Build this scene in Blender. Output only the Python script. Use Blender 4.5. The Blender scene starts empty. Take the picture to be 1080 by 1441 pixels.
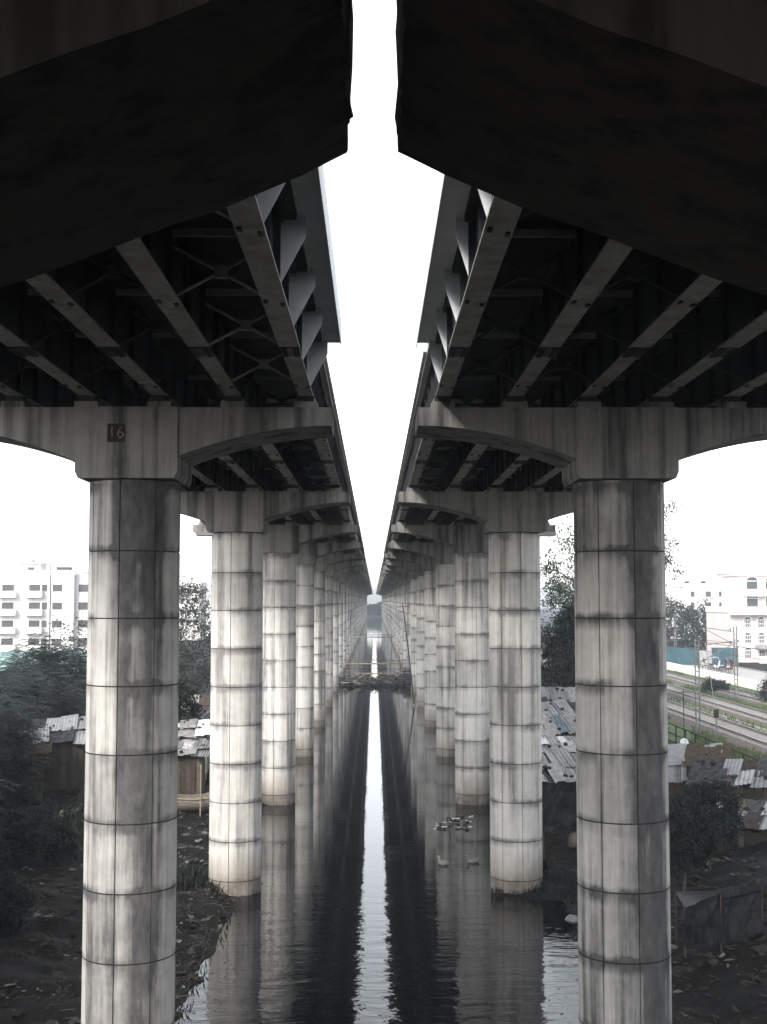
import bpy, math, random
from mathutils import Vector, Matrix, noise
R = math.radians
sc = bpy.context.scene
col = sc.collection

# ------------------------------------------------------------------ camera
CZ = 12.2                      # camera height above the water
PITCH, YAW, FPX = R(3.97), R(0.41), 1800.0
cam_d = bpy.data.cameras.new('camera'); cam = bpy.data.objects.new('camera', cam_d); col.objects.link(cam)
cam.location = (0, 0, CZ); cam.rotation_euler = (R(90) + PITCH, 0, -YAW)
cam_d.sensor_fit = 'VERTICAL'; cam_d.sensor_height = 36; cam_d.sensor_width = 36
cam_d.lens = 36 * FPX / 1441; cam_d.clip_start = 0.1; cam_d.clip_end = 4000
sc.camera = cam
# ------------------------------------------------------------------ sky, sun, exposure
SUN_EL, SUN_AZ = R(34), R(212)           # azimuth clockwise from +Y (the viewing direction)
world = bpy.data.worlds.new('World'); sc.world = world; world.use_nodes = True
wn, wl = world.node_tree.nodes, world.node_tree.links
bg = wn['Background']
sky = wn.new('ShaderNodeTexSky'); sky.sky_type = 'NISHITA'; sky.sun_disc = False
sky.sun_elevation = SUN_EL; sky.sun_rotation = SUN_AZ; sky.dust_density = 1.5; sky.air_density = 1.0; sky.ozone_density = 1
hs = wn.new('ShaderNodeHueSaturation'); hs.inputs['Saturation'].default_value = 0.22
wl.new(sky.outputs[0], hs.inputs['Color']); wl.new(hs.outputs[0], bg.inputs['Color'])
bg.inputs['Strength'].default_value = 0.15
sun_d = bpy.data.lights.new('sun', 'SUN'); sun = bpy.data.objects.new('sun', sun_d); col.objects.link(sun)
sun_d.energy = 1.3; sun_d.angle = R(12); sun_d.color = (1, 0.95, 0.88)
sdir = Vector((math.sin(SUN_AZ) * math.cos(SUN_EL), math.cos(SUN_AZ) * math.cos(SUN_EL), math.sin(SUN_EL)))
sun.rotation_euler = (-sdir).to_track_quat('-Z', 'Y').to_euler()
sc.view_settings.view_transform = 'Standard'; sc.view_settings.look = 'None'
sc.view_settings.exposure = 1.8; sc.view_settings.gamma = 1; sc.view_settings.use_curve_mapping = False
sc.render.engine = 'CYCLES'
cy = sc.cycles
cy.max_bounces = 6; cy.diffuse_bounces = 3; cy.glossy_bounces = 3; cy.volume_bounces = 0; cy.transparent_max_bounces = 6
cy.use_denoising = True

random.seed(7)
rnd = random.random
def U(a, b): return a + (b - a) * rnd()
def nz(x, y=0.0, z=0.0): return noise.noise(Vector((x, y, z)))

# ------------------------------------------------------------------ pixel -> place (photograph is 1080 x 1441)
CM = Matrix.Rotation(-YAW, 3, 'Z') @ Matrix.Rotation(R(90) + PITCH, 3, 'X')
def ray(px, py):
    return CM @ Vector(((px - 540) / FPX, (720.5 - py) / FPX, -1))
def atd(px, py, d):
    v = ray(px, py); return Vector((0, 0, CZ)) + v * (d / v.y)
def atz(px, py, z):
    v = ray(px, py); return Vector((0, 0, CZ)) + v * ((z - CZ) / v.z)

# ------------------------------------------------------------------ materials
MATS = {}
def new_mat(name):
    m = bpy.data.materials.new(name); m.use_nodes = True
    nt = m.node_tree; return m, nt.nodes, nt.links, nt.nodes['Principled BSDF']
def simple(name, c, rough=0.8, var=0.25, scale=3.0, metal=0.0, bump=0.0, stretch=(1, 1, 1), rand=0.0, detail=5):
    """colour with noise mottling in world space, optional bump, optional change from object to object"""
    m, n, l, b = new_mat(name)
    g = n.new('ShaderNodeNewGeometry')
    mp = n.new('ShaderNodeMapping'); mp.inputs['Scale'].default_value = stretch
    l.new(g.outputs['Position'], mp.inputs['Vector'])
    t = n.new('ShaderNodeTexNoise'); t.inputs['Scale'].default_value = scale; t.inputs['Detail'].default_value = detail
    t.inputs['Roughness'].default_value = 0.65
    l.new(mp.outputs[0], t.inputs['Vector'])
    r = n.new('ShaderNodeValToRGB')
    r.color_ramp.elements[0].position = 0.3; r.color_ramp.elements[1].position = 0.72
    r.color_ramp.elements[0].color = [x * (1 - var) for x in c] + [1]
    r.color_ramp.elements[1].color = [min(1, x * (1 + var)) for x in c] + [1]
    l.new(t.outputs['Fac'], r.inputs[0])
    out = r.outputs[0]
    if rand:
        oi = n.new('ShaderNodeObjectInfo')
        mr = n.new('ShaderNodeMapRange'); mr.inputs['To Min'].default_value = 1 - rand; mr.inputs['To Max'].default_value = 1 + rand
        l.new(oi.outputs['Random'], mr.inputs[0])
        mx = n.new('ShaderNodeMix'); mx.data_type = 'RGBA'; mx.blend_type = 'MULTIPLY'; mx.inputs[0].default_value = 1
        l.new(out, mx.inputs[6]); l.new(mr.outputs[0], mx.inputs[7]); out = mx.outputs[2]
    l.new(out, b.inputs['Base Color'])
    b.inputs['Roughness'].default_value = rough; b.inputs['Specular IOR Level'].default_value = .5 if rough < .5 else .12; b.inputs['Metallic'].default_value = metal
    if bump:
        bp = n.new('ShaderNodeBump'); bp.inputs['Strength'].default_value = bump; bp.inputs['Distance'].default_value = 0.05
        l.new(t.outputs['Fac'], bp.inputs['Height']); l.new(bp.outputs[0], b.inputs['Normal'])
    MATS[name] = m
    return m

def math_node(n, l, op, a, b=None, clamp=False):
    x = n.new('ShaderNodeMath'); x.operation = op; x.use_clamp = clamp
    for i, v in enumerate((a, b)):
        if v is None: continue
        if isinstance(v, (int, float)): x.inputs[i].default_value = v
        else: l.new(v, x.inputs[i])
    return x.outputs[0]

def concrete(name, base, dark, streak=0.6, lifts=False, tide=False, wide=0.0):
    """weathered concrete: mottling, board grain, run-off streaks, smears under the casting joints, tide mark"""
    m, n, l, b = new_mat(name)
    g = n.new('ShaderNodeNewGeometry'); pos = g.outputs['Position']
    oi = n.new('ShaderNodeObjectInfo')
    sx = n.new('ShaderNodeSeparateXYZ'); l.new(pos, sx.inputs[0])
    def tex(scale, stretch, detail=5, rough=.6):
        mp = n.new('ShaderNodeMapping'); mp.inputs['Scale'].default_value = stretch
        l.new(pos, mp.inputs[0])
        t = n.new('ShaderNodeTexNoise'); t.inputs['Scale'].default_value = scale; t.inputs['Detail'].default_value = detail
        t.inputs['Roughness'].default_value = rough; l.new(mp.outputs[0], t.inputs['Vector']); return t.outputs['Fac']
    def remap(v, a, c, lo=0.0, hi=1.0):
        mr = n.new('ShaderNodeMapRange'); mr.inputs[1].default_value = a; mr.inputs[2].default_value = c
        mr.inputs[3].default_value = lo; mr.inputs[4].default_value = hi; l.new(v, mr.inputs[0]); return mr.outputs[0]
    mott = tex(1.1, (1, 1, 1), 8, .7)
    fine = tex(9, (1, 1, .25), 4)
    st = tex(2.1, (1, 1, .045), 4, .55)
    st2 = tex(6.5, (1, 1, .03), 3, .6)
    f = remap(mott, .3, .72)
    d1 = remap(st, .48, .68); d2 = remap(st2, .5, .75)
    dirt = math_node(n, l, 'MULTIPLY', d1, streak)
    dirt = math_node(n, l, 'ADD', dirt, math_node(n, l, 'MULTIPLY', d2, streak * .45))
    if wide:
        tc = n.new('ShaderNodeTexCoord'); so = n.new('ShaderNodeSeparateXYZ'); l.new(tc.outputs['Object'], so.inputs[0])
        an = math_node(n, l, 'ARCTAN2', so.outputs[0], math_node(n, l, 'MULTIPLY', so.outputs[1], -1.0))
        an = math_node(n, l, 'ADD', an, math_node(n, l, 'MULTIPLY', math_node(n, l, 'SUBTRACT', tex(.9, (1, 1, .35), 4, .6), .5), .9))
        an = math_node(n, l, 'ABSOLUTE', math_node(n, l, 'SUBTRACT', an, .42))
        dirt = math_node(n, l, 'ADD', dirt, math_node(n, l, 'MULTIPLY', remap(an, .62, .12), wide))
    if lifts:   # column darkens in uneven streaks towards its head
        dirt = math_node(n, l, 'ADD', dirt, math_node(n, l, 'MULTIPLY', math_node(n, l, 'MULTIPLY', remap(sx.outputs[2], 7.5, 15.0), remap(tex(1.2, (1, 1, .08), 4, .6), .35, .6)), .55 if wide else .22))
        z = math_node(n, l, 'ADD', sx.outputs[2], 1.0)
        zz = math_node(n, l, 'ADD', z, math_node(n, l, 'MULTIPLY', math_node(n, l, 'SUBTRACT', tex(1.7, (1, 1, .4)), .5), .28))
        fr = math_node(n, l, 'FRACT', math_node(n, l, 'DIVIDE', zz, 1.6))
        # smear just under each joint (top of the lift) and a thin one above it
        up = remap(fr, .80, 1.0); dn = remap(fr, .10, .0)
        band = math_node(n, l, 'MAXIMUM', up, dn)
        amt = remap(tex(.8, (1, 1, .7), 3), .38, .62)
        dirt = math_node(n, l, 'ADD', dirt, math_node(n, l, 'MULTIPLY', math_node(n, l, 'MULTIPLY', band, amt), .8))
        # each casting has its own tone
        cell = math_node(n, l, 'FLOOR', math_node(n, l, 'DIVIDE', z, 1.6))
        wn_ = n.new('ShaderNodeTexWhiteNoise'); wn_.noise_dimensions = '2D'
        cb = n.new('ShaderNodeCombineXYZ'); l.new(cell, cb.inputs[0]); l.new(math_node(n, l, 'MULTIPLY', math_node(n, l, 'FLOOR', math_node(n, l, 'DIVIDE', sx.outputs[1], 11.8)), 3.1), cb.inputs[1])
        l.new(cb.outputs[0], wn_.inputs['Vector'])
        dirt = math_node(n, l, 'ADD', dirt, remap(wn_.outputs[0], 0, 1, -.12, .22))
    dirt = math_node(n, l, 'ADD', dirt, math_node(n, l, 'MULTIPLY', math_node(n, l, 'SUBTRACT', fine, .5), .35))
    dirt = math_node(n, l, 'ADD', dirt, math_node(n, l, 'MULTIPLY', f, .30))
    dirt = math_node(n, l, 'MINIMUM', math_node(n, l, 'MULTIPLY', dirt, 1.0, clamp=True), remap(tex(3.2, (1, 1, .35), 7, .7), .3, .7, 1.0, .80))
    mx = n.new('ShaderNodeMix'); mx.data_type = 'RGBA'
    l.new(dirt, mx.inputs[0]); mx.inputs[6].default_value = (*base, 1); mx.inputs[7].default_value = (*dark, 1)
    out = mx.outputs[2]
    if tide:
        zt = math_node(n, l, 'ADD', sx.outputs[2], math_node(n, l, 'MULTIPLY', math_node(n, l, 'SUBTRACT', tex(1.3, (1, 1, .6)), .5), 1.6))
        w = remap(zt, 2.0, .9)
        m2 = n.new('ShaderNodeMix'); m2.data_type = 'RGBA'; l.new(math_node(n, l, 'MULTIPLY', w, .6), m2.inputs[0])
        l.new(out, m2.inputs[6]); m2.inputs[7].default_value = (.22, .185, .15, 1); out = m2.outputs[2]
        w2 = math_node(n, l, 'MULTIPLY', math_node(n, l, 'MULTIPLY', remap(zt, .95, .1), remap(tex(2.6, (1, 1, .5), 6, .7), .3, .62)), .92)
        m3 = n.new('ShaderNodeMix'); m3.data_type = 'RGBA'; l.new(w2, m3.inputs[0])
        l.new(out, m3.inputs[6]); m3.inputs[7].default_value = (.05, .042, .034, 1); out = m3.outputs[2]
    l.new(out, b.inputs['Base Color'])
    b.inputs['Roughness'].default_value = .85; b.inputs['Specular IOR Level'].default_value = .12
    bp = n.new('ShaderNodeBump'); bp.inputs['Strength'].default_value = .35; bp.inputs['Distance'].default_value = .03
    l.new(math_node(n, l, 'ADD', fine, mott), bp.inputs['Height']); l.new(bp.outputs[0], b.inputs['Normal'])
    MATS[name] = m
    return m

concrete('pier_stained_shaded', (.45, .435, .41), (.036, .036, .039), .6, lifts=True, tide=True, wide=.62)  # first piers: real stains, plus a darker base standing in for dimmer light
concrete('pier_concrete', (.60, .58, .545), (.13, .125, .125), .62, lifts=True, tide=True)
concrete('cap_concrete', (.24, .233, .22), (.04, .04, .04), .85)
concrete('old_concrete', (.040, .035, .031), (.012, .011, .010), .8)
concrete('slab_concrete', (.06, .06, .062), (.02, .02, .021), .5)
simple('joint_grime', (.03, .028, .026), .95, .4)
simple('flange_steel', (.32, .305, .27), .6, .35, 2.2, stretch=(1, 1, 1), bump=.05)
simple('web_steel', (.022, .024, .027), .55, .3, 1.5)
simple('brace_dark', (.05, .05, .052), .6, .3, 1.5)
simple('brace_steel', (.36, .36, .35), .6, .3, 1.5)
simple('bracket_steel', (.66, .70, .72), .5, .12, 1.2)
simple('bolt_dark', (.03, .03, .03), .6)
simple('parapet_concrete', (.55, .55, .53), .85, .18, 1.0, stretch=(1, 1, .2))
simple('mud', (.010, .009, .008), .75, .5, 1.3, bump=.8, detail=9)
simple('litter', (.15, .145, .14), .7, .7, 6, rand=.0)
simple('rubble', (.035, .032, .029), .85, .5, 4)
simple('leaf', (.034, .042, .031), .55, .45, .9)
simple('leaf_dark', (.017, .022, .019), .55, .4, .9)
simple('leaf_light', (.085, .105, .06), .5, .4, .9)
simple('bark', (.10, .085, .07), .9, .35, 6, stretch=(1, 1, .2), bump=.4)
simple('grass', (.070, .105, .034), .8, .4, .8)
simple('tin', (.24, .24, .24), .45, .35, 2.0, metal=.3, rand=.35)
simple('tarp_pale', (.30, .295, .29), .6, .4, 2.5, rand=.3)
simple('tarp_blue', (.10, .13, .15), .5, .35, 2.0, rand=.2)
simple('tarp_dark', (.018, .018, .02), .5, .4, 2.0, rand=.3)
simple('plank', (.065, .054, .043), .85, .4, 5, stretch=(1, 1, 1), rand=.4)
simple('bamboo', (.22, .185, .135), .6, .3, 4, rand=.3)
simple('thatch', (.07, .055, .038), .95, .45, 8, stretch=(1, 1, .2))
simple('wall_mud', (.16, .14, .12), .9, .4, 2)
simple('white_wall', (.56, .555, .54), .9, .10, .35, stretch=(1, 1, .3))
simple('cream_wall', (.54, .52, .48), .9, .10, .3, stretch=(1, 1, .3))
simple('pink_wall', (.56, .49, .47), .9, .12, .3, stretch=(1, 1, .3))
simple('trim_white', (.78, .77, .75), .85, .06)
simple('dark_glass', (.05, .055, .06), .15, .3)
simple('shutter', (.07, .07, .07), .7, .3)
simple('teal_sheet', (.035, .075, .09), .55, .18, 1.2, rand=.12)
simple('fence_green', (.22, .34, .32), .6, .15, 1)
simple('rail_steel', (.20, .18, .17), .35, .3, 2, metal=.6)
simple('ballast', (.115, .10, .095), .95, .5, 5, bump=.6)
simple('sleeper', (.24, .23, .22), .9, .3, 3)
simple('road', (.34, .33, .32), .9, .15, .6)
simple('pole_steel', (.14, .145, .15), .5, .25, 2, metal=.3)
simple('black_iron', (.025, .025, .025), .6, .3)
simple('insulator', (.05, .03, .025), .3)
simple('dish_white', (.66, .66, .65), .5, .1, 3)
simple('plastic_white', (.66, .66, .66), .5, .12, 5)
simple('cart_red', (.12, .05, .045), .5, .2)
simple('cart_dark', (.05, .05, .055), .5, .2)
simple('duck_white', (.17, .165, .155), .8, .25, 14)
simple('duck_bill', (.45, .22, .05), .6, .1)
simple('boat_wood', (.19, .165, .14), .8, .45, 3, stretch=(.4, 1, 3), bump=.2)
def water_mat():
    m, n, l, b = new_mat('water')
    b.inputs['Base Color'].default_value = (.003, .004, .005, 1); b.inputs['Roughness'].default_value = .02
    b.inputs['IOR'].default_value = 1.24
    g = n.new('ShaderNodeNewGeometry')
    def tex(scale, stretch, detail):
        mp = n.new('ShaderNodeMapping'); mp.inputs['Scale'].default_value = stretch; l.new(g.outputs['Position'], mp.inputs[0])
        t = n.new('ShaderNodeTexNoise'); t.inputs['Scale'].default_value = scale; t.inputs['Detail'].default_value = detail
        l.new(mp.outputs[0], t.inputs['Vector']); return t.outputs['Fac']
    big = tex(.9, (.55, 1.5, 1), 2); small = tex(4.5, (.6, 1.4, 1), 2)
    sx = n.new('ShaderNodeSeparateXYZ'); l.new(g.outputs['Position'], sx.inputs[0])
    near = n.new('ShaderNodeMapRange'); near.inputs[1].default_value = 62; near.inputs[2].default_value = 34   # breeze ruffles the open reach only
    near.inputs[3].default_value = .12; near.inputs[4].default_value = 1; l.new(sx.outputs[1], near.inputs[0])
    h = math_node(n, l, 'ADD', big, math_node(n, l, 'MULTIPLY', small, .22))
    h = math_node(n, l, 'MULTIPLY', h, near.outputs[0])
    bp = n.new('ShaderNodeBump'); bp.inputs['Strength'].default_value = 1; bp.inputs['Distance'].default_value = .035
    l.new(h, bp.inputs['Height']); l.new(bp.outputs[0], b.inputs['Normal'])
    MATS['water'] = m
water_mat()

# ------------------------------------------------------------------ mesh helpers
class MB:
    def __init__(s): s.v, s.f, s.m = [], [], []
    def add(s, vs, fs, mi=0):
        o = len(s.v); s.v += [tuple(p) for p in vs]
        s.f += [tuple(i + o for i in f) for f in fs]; s.m += [mi] * len(fs); return s
    def box(s, x0, x1, y0, y1, z0, z1, mi=0, M=None):
        vs = [Vector(p) for p in ((x0, y0, z0), (x1, y0, z0), (x1, y1, z0), (x0, y1, z0), (x0, y0, z1), (x1, y0, z1), (x1, y1, z1), (x0, y1, z1))]
        if M: vs = [M @ p for p in vs]
        return s.add(vs, [(3, 2, 1, 0), (4, 5, 6, 7), (0, 1, 5, 4), (1, 2, 6, 5), (2, 3, 7, 6), (3, 0, 4, 7)], mi)
    def prism(s, prof, y0, y1, mi=0, axis='y'):
        """profile in the other two axes, extruded along axis"""
        k = len(prof)
        mk = {'y': lambda a, b, t: (a, t, b), 'x': lambda a, b, t: (t, a, b), 'z': lambda a, b, t: (a, b, t)}[axis]
        vs = [mk(a, b, y0) for a, b in prof] + [mk(a, b, y1) for a, b in prof]
        fs = [(i, (i + 1) % k, (i + 1) % k + k, i + k) for i in range(k)] + [tuple(range(k))[::-1], tuple(range(k, 2 * k))]
        return s.add(vs, fs, mi)
    def tube(s, pts, rad, n=6, mi=0, cap=True):
        pts = [Vector(p) for p in pts]
        if not isinstance(rad, (list, tuple)): rad = [rad] * len(pts)
        o = len(s.v)
        for i, p in enumerate(pts):
            t = (pts[min(i + 1, len(pts) - 1)] - pts[max(i - 1, 0)]).normalized()
            a = t.cross(Vector((0, 0, 1)))
            if a.length < .05: a = t.cross(Vector((1, 0, 0)))
            a.normalize(); bb = t.cross(a)
            for k in range(n):
                w = 2 * math.pi * k / n
                s.v.append(tuple(p + a * (math.cos(w) * rad[i]) + bb * (math.sin(w) * rad[i])))
        for i in range(len(pts) - 1):
            for k in range(n):
                s.f.append((o + i * n + k, o + i * n + (k + 1) % n, o + (i + 1) * n + (k + 1) % n, o + (i + 1) * n + k)); s.m.append(mi)
        if cap:
            s.f.append(tuple(o + k for k in range(n))[::-1]); s.m.append(mi)
            e = o + (len(pts) - 1) * n; s.f.append(tuple(e + k for k in range(n))); s.m.append(mi)
        return s
    def lathe(s, prof, n=16, c=(0, 0, 0), mi=0):
        o = len(s.v)
        for r, z in prof:
            for k in range(n):
                w = 2 * math.pi * k / n; s.v.append((c[0] + r * math.cos(w), c[1] + r * math.sin(w), c[2] + z))
        for i in range(len(prof) - 1):
            for k in range(n):
                s.f.append((o + i * n + k, o + i * n + (k + 1) % n, o + (i + 1) * n + (k + 1) % n, o + (i + 1) * n + k)); s.m.append(mi)
        return s
    def sheet(s, P00, P10, P11, P01, nu, nv, fn=None, t=.01, mi=0):
        """a thin sheet with thickness between four corners; fn(u, v) gives a displacement along the normal"""
        P = [Vector(p) for p in (P00, P10, P11, P01)]
        nrm = (P[1] - P[0]).cross(P[3] - P[0]).normalized()
        o = len(s.v)
        for side in (0, 1):
            for j in range(nv + 1):
                for i in range(nu + 1):
                    u, v = i / nu, j / nv
                    p = P[0] * (1 - u) * (1 - v) + P[1] * u * (1 - v) + P[2] * u * v + P[3] * (1 - u) * v
                    s.v.append(tuple(p + nrm * ((fn(u, v) if fn else 0) - side * t)))
        K = (nu + 1) * (nv + 1)
        for j in range(nv):
            for i in range(nu):
                a = o + j * (nu + 1) + i
                q = (a, a + 1, a + nu + 2, a + nu + 1)
                s.f += [q, tuple(x + K for x in q[::-1])]; s.m += [mi, mi]
        def strip(idx):
            for a, b in zip(idx[:-1], idx[1:]): s.f.append((a, a + K, b + K, b)); s.m.append(mi)
        strip([o + i for i in range(nu + 1)]); strip([o + nv * (nu + 1) + i for i in range(nu + 1)][::-1])
        strip([o + j * (nu + 1) for j in range(nv + 1)][::-1]); strip([o + j * (nu + 1) + nu for j in range(nv + 1)])
        return s
    def mesh(s, name, mats, smooth=False):
        me = bpy.data.meshes.new(name); me.from_pydata(s.v, [], s.f); me.validate(clean_customdata=False)
        for m in (mats if isinstance(mats, (list, tuple)) else [mats]): me.materials.append(MATS[m])
        if len(me.polygons) == len(s.m): me.polygons.foreach_set('material_index', s.m)
        if smooth: me.polygons.foreach_set('use_smooth', [True] * len(me.polygons))
        me.update(); return me
    def build(s, name, mats, parent=None, smooth=False, loc=None):
        return link(name, s.mesh(name, mats, smooth), parent, loc)
def link(name, me, parent=None, loc=None):
    o = bpy.data.objects.new(name, me); col.objects.link(o)
    if parent: o.parent = parent
    if loc is not None: o.location = loc
    return o
def tag(o, label=None, cat=None, group=None, kind=None):
    if label: o['label'] = label
    if cat: o['category'] = cat
    if group: o['group'] = group
    if kind: o['kind'] = kind
    return o
def thing(name, label, cat, loc=(0, 0, 0), rz=0, group=None):
    o = bpy.data.objects.new(name, None); col.objects.link(o); o.empty_display_size = .3
    o.location = loc; o.rotation_euler = (0, 0, rz)
    return tag(o, label, cat, group)

# ------------------------------------------------------------------ ground and water
def lerp(a, b, t): return a + (b - a) * max(0, min(1, t))
def sm(a, b, x):
    t = max(0, min(1, (x - a) / (b - a))); return t * t * (3 - 2 * t)
def shore_l(y):
    return lerp(-5.5, -7.0, (y - 52) / 22) + .55 * nz(y * .16, 3.1) + .25 * nz(y * .6, 8)
def shore_r(y):
    return lerp(7.0, 7.9, (y - 40) / 25) + .5 * nz(y * .15, 17) + .25 * nz(y * .55, 4)
def gz(x, y):
    l_, r_ = shore_l(y), shore_r(y)
    rough = .10 * nz(x * .9, y * .9) + .05 * nz(x * 2.6, y * 2.6)
    if x < l_:
        d = l_ - x; z = .55 * sm(0, 2.5, d) + .8 * sm(2, 7, d) + 1.65 * sm(7, 17, d) - .02
        z += (rough * 2.2 + .18 * nz(x * .4, y * .4)) * sm(0, 1.5, d) * (1 - sm(25, 40, d) * .8)
    elif x > r_:
        d = x - r_; z = .5 * sm(0, 2.2, d) + 1.2 * sm(2, 6, d) + 1.3 * sm(5, 10.5, d) - .02
        z += (rough * 2.0 + .15 * nz(x * .4, y * .4)) * sm(0, 1.5, d) * (1 - sm(9, 11, d))
    else:
        d = min(x - l_, r_ - x); z = -1.0 * sm(0, 1.6, d) - .02
        # weir of mud and rubbish across the channel
        z += (1.35 + .25 * nz(x * .7, y * .3)) * math.exp(-((y - 190) / 4.5) ** 2)
    for cx, cy_, rr, hh in ((7.0, 55.0, 2.6, 1.32), (5.6, 54.2, 1.5, 1.12), (-6.8, 55.2, 2.2, 1.36), (-7.4, 78.6, 2.0, 1.3)):
        q = ((x - cx) ** 2 + (y - cy_) ** 2) / rr ** 2
        if q < 6: z = max(z, -1.02 + hh * math.exp(-q * .55) + .1 * nz(x * 1.5, y * 1.5) + .05 * nz(x * 4, y * 4))
    if y > 880: z = max(z, 2.2 * sm(880, 900, y))
    return z
def ground():
    xs = [-620, -300, -150, -80, -55, -42, -34, -28]
    x = -24
    while x < -14: xs.append(x); x += .8
    while x < 16: xs.append(x); x += .28
    while x < 26: xs.append(x); x += .8
    xs += [28, 32, 36, 40, 46, 55, 80, 150, 300, 620]
    ys = [-120, -60, -20, 0, 15]
    y = 24
    while y < 95: ys.append(y); y += .38
    while y < 215: ys.append(y); y += 1.1
    while y < 620: ys.append(y); y += 8
    ys += [700, 900, 1200, 1600]
    W = len(xs)
    vs = [(x, y, gz(x, y)) for y in ys for x in xs]
    fs = [(j * W + i, j * W + i + 1, (j + 1) * W + i + 1, (j + 1) * W + i) for j in range(len(ys) - 1) for i in range(W - 1)]
    m = MB(); m.add(vs, fs); o = m.build('ground', 'mud', None, True)
    tag(o, 'dark muddy ground and littered channel banks', kind='structure')
    m = MB(); m.add([(-14, -118, 0), (16, -118, 0), (16, 1500, 0), (-14, 1500, 0)], [(0, 1, 2, 3)])
    tag(m.build('water', 'water'), 'black still water in the channel between the piers', kind='structure')
ground()

# ------------------------------------------------------------------ viaducts
PX, PR = 6.02, 1.10
D1, SP, NP = 31.4, 23.6, 36
CAPTOP, BLK, GB, SLAB = 16.8, 15.1, 17.1, 18.4
LIFTS = [-1 + 1.6 * i for i in range(10)] + [15.1]
SIDE = {-1: 'tree side', 1: 'railway side'}
def lift_mesh(h, rot, mat='pier_concrete'):
    """one casting of a column: eight shutter panels with recessed seams, a recessed joint at the top"""
    m = MB(); g = .010; ang = []
    for k in range(8):
        a0 = k * math.pi / 4 + rot
        ang.append((a0 - .012, 0, 0)); ang.append((a0 - .009, 1, 1)); ang.append((a0 + .009, 1, 1)); ang.append((a0 + .012, 0, 0))
        for q in range(1, 6): ang.append((a0 + math.pi / 4 * q / 6, 0, 0))
    N = len(ang)
    rows = [(0, .0), (h - .030, .0), (h - .026, .026), (h, .026)]
    vs = []
    for z, ins in rows:
        for a, gr, _ in ang:
            r = PR - max(ins, gr * .026); vs.append((r * math.sin(a), -r * math.cos(a), z))
    for j in range(3):
        for k in range(N):
            k2 = (k + 1) % N
            gm = 1 if (j >= 1 or (ang[k][2] and ang[k2][2])) else 0
            m.add([], [], 0); m.f.append((j * N + k, j * N + k2, (j + 1) * N + k2, (j + 1) * N + k)); m.m.append(gm)
    m.v = vs
    return m.mesh('column_lift', [mat, 'joint_grime'])
def arm_profile(s, x0, x1, zr, zt, top):
    pts = [(x0, top), (x0, zr)]
    for i in range(1, 13):
        t = i / 12; pts.append((x0 + (x1 - x0) * t, zr + (zt - zr) * math.sin(t * math.pi / 2) ** .85))
    pts.append((x1, top))
    pts = [(s * a, b) for a, b in pts]
    return pts if s > 0 else pts[::-1]
lm = {r: {h: lift_mesh(h, r) for h in (1.6, 1.7)} for r in (R(-8), R(8))}
lms = {r: {h: lift_mesh(h, r, 'pier_stained_shaded') for h in (1.6, 1.7)} for r in (R(-8), R(8))}
m = MB()
bw = 1.21
m.prism([(-bw + .07, BLK), (bw - .07, BLK), (bw, BLK + .16), (bw, CAPTOP), (-bw, CAPTOP), (-bw, BLK + .16)], -1.24, 1.24)
cap_block_me = m.mesh('cap_block', 'cap_concrete')
arm_me = {}
for s in (-1, 1):
    m = MB(); m.prism(arm_profile(s, bw - .3, 4.98, 15.42, 16.36, CAPTOP - .004), -1.18, 1.18)
    arm_me[s] = m.mesh('cap_arm', 'cap_concrete')
m = MB(); m.box(-.28, .28, -.3, .3, 0, .16); m.box(-.2, .2, -.22, .22, .16, .3, 1)
bearing_me = m.mesh('bearing', ['cap_concrete', 'black_iron'])
GX = [-4.37, -2.62, -.87, .87, 2.62, 4.37]
ORD = ['', 'first', 'second', 'third', 'fourth', 'fifth', 'sixth', 'seventh', 'eighth', 'ninth', 'tenth', 'eleventh', 'twelfth', 'thirteenth', 'fourteenth']
m = MB(); m.lathe([q for z in LIFTS[:-1] for q in ((PR, z + 1), (PR, z + 2.57), (PR - .03, z + 2.575), (PR - .03, z + 2.6))], 24); far_col = m.mesh('column', 'pier_concrete', True)
def pier(s, n):
    y = D1 + SP * (n - 1)
    if n <= 13:
        lab = f'round concrete pier, {ORD[n]} of the {SIDE[s]} row counted from the rough wide crossbeam'
        p = thing('bridge_pier', lab, 'pier', (s * PX + XO[s], y, -1), 0, f'round piers of the {SIDE[s]} viaduct')
    else:
        p = thing('bridge_pier', f'hazy round concrete pier far along the {SIDE[s]} viaduct row, past the thirteenth pier', 'pier', (s * PX + XO[s], y, -1), 0, f'far piers of the {SIDE[s]} viaduct')
    r = R(-8) if s < 0 else R(8)
    for z0, z1 in (zip(LIFTS[:-1], LIFTS[1:]) if n <= 14 else ()):
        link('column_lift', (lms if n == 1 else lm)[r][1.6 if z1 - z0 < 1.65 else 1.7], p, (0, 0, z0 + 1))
    if n > 14: link('column', far_col, p)
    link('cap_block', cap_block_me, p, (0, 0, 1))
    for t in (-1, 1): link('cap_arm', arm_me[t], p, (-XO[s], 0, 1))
    if n <= 8:
        for gx in GX:
            for q in (-.75, .75): link('bearing', bearing_me, p, (gx - XO[s], q, CAPTOP + 1))
    return p
XO = {-1: .14, 1: 0.0}
piers = {}
for n in range(1, NP + 1):
    for s in (-1, 1): piers[s, n] = pier(s, n)
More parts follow.
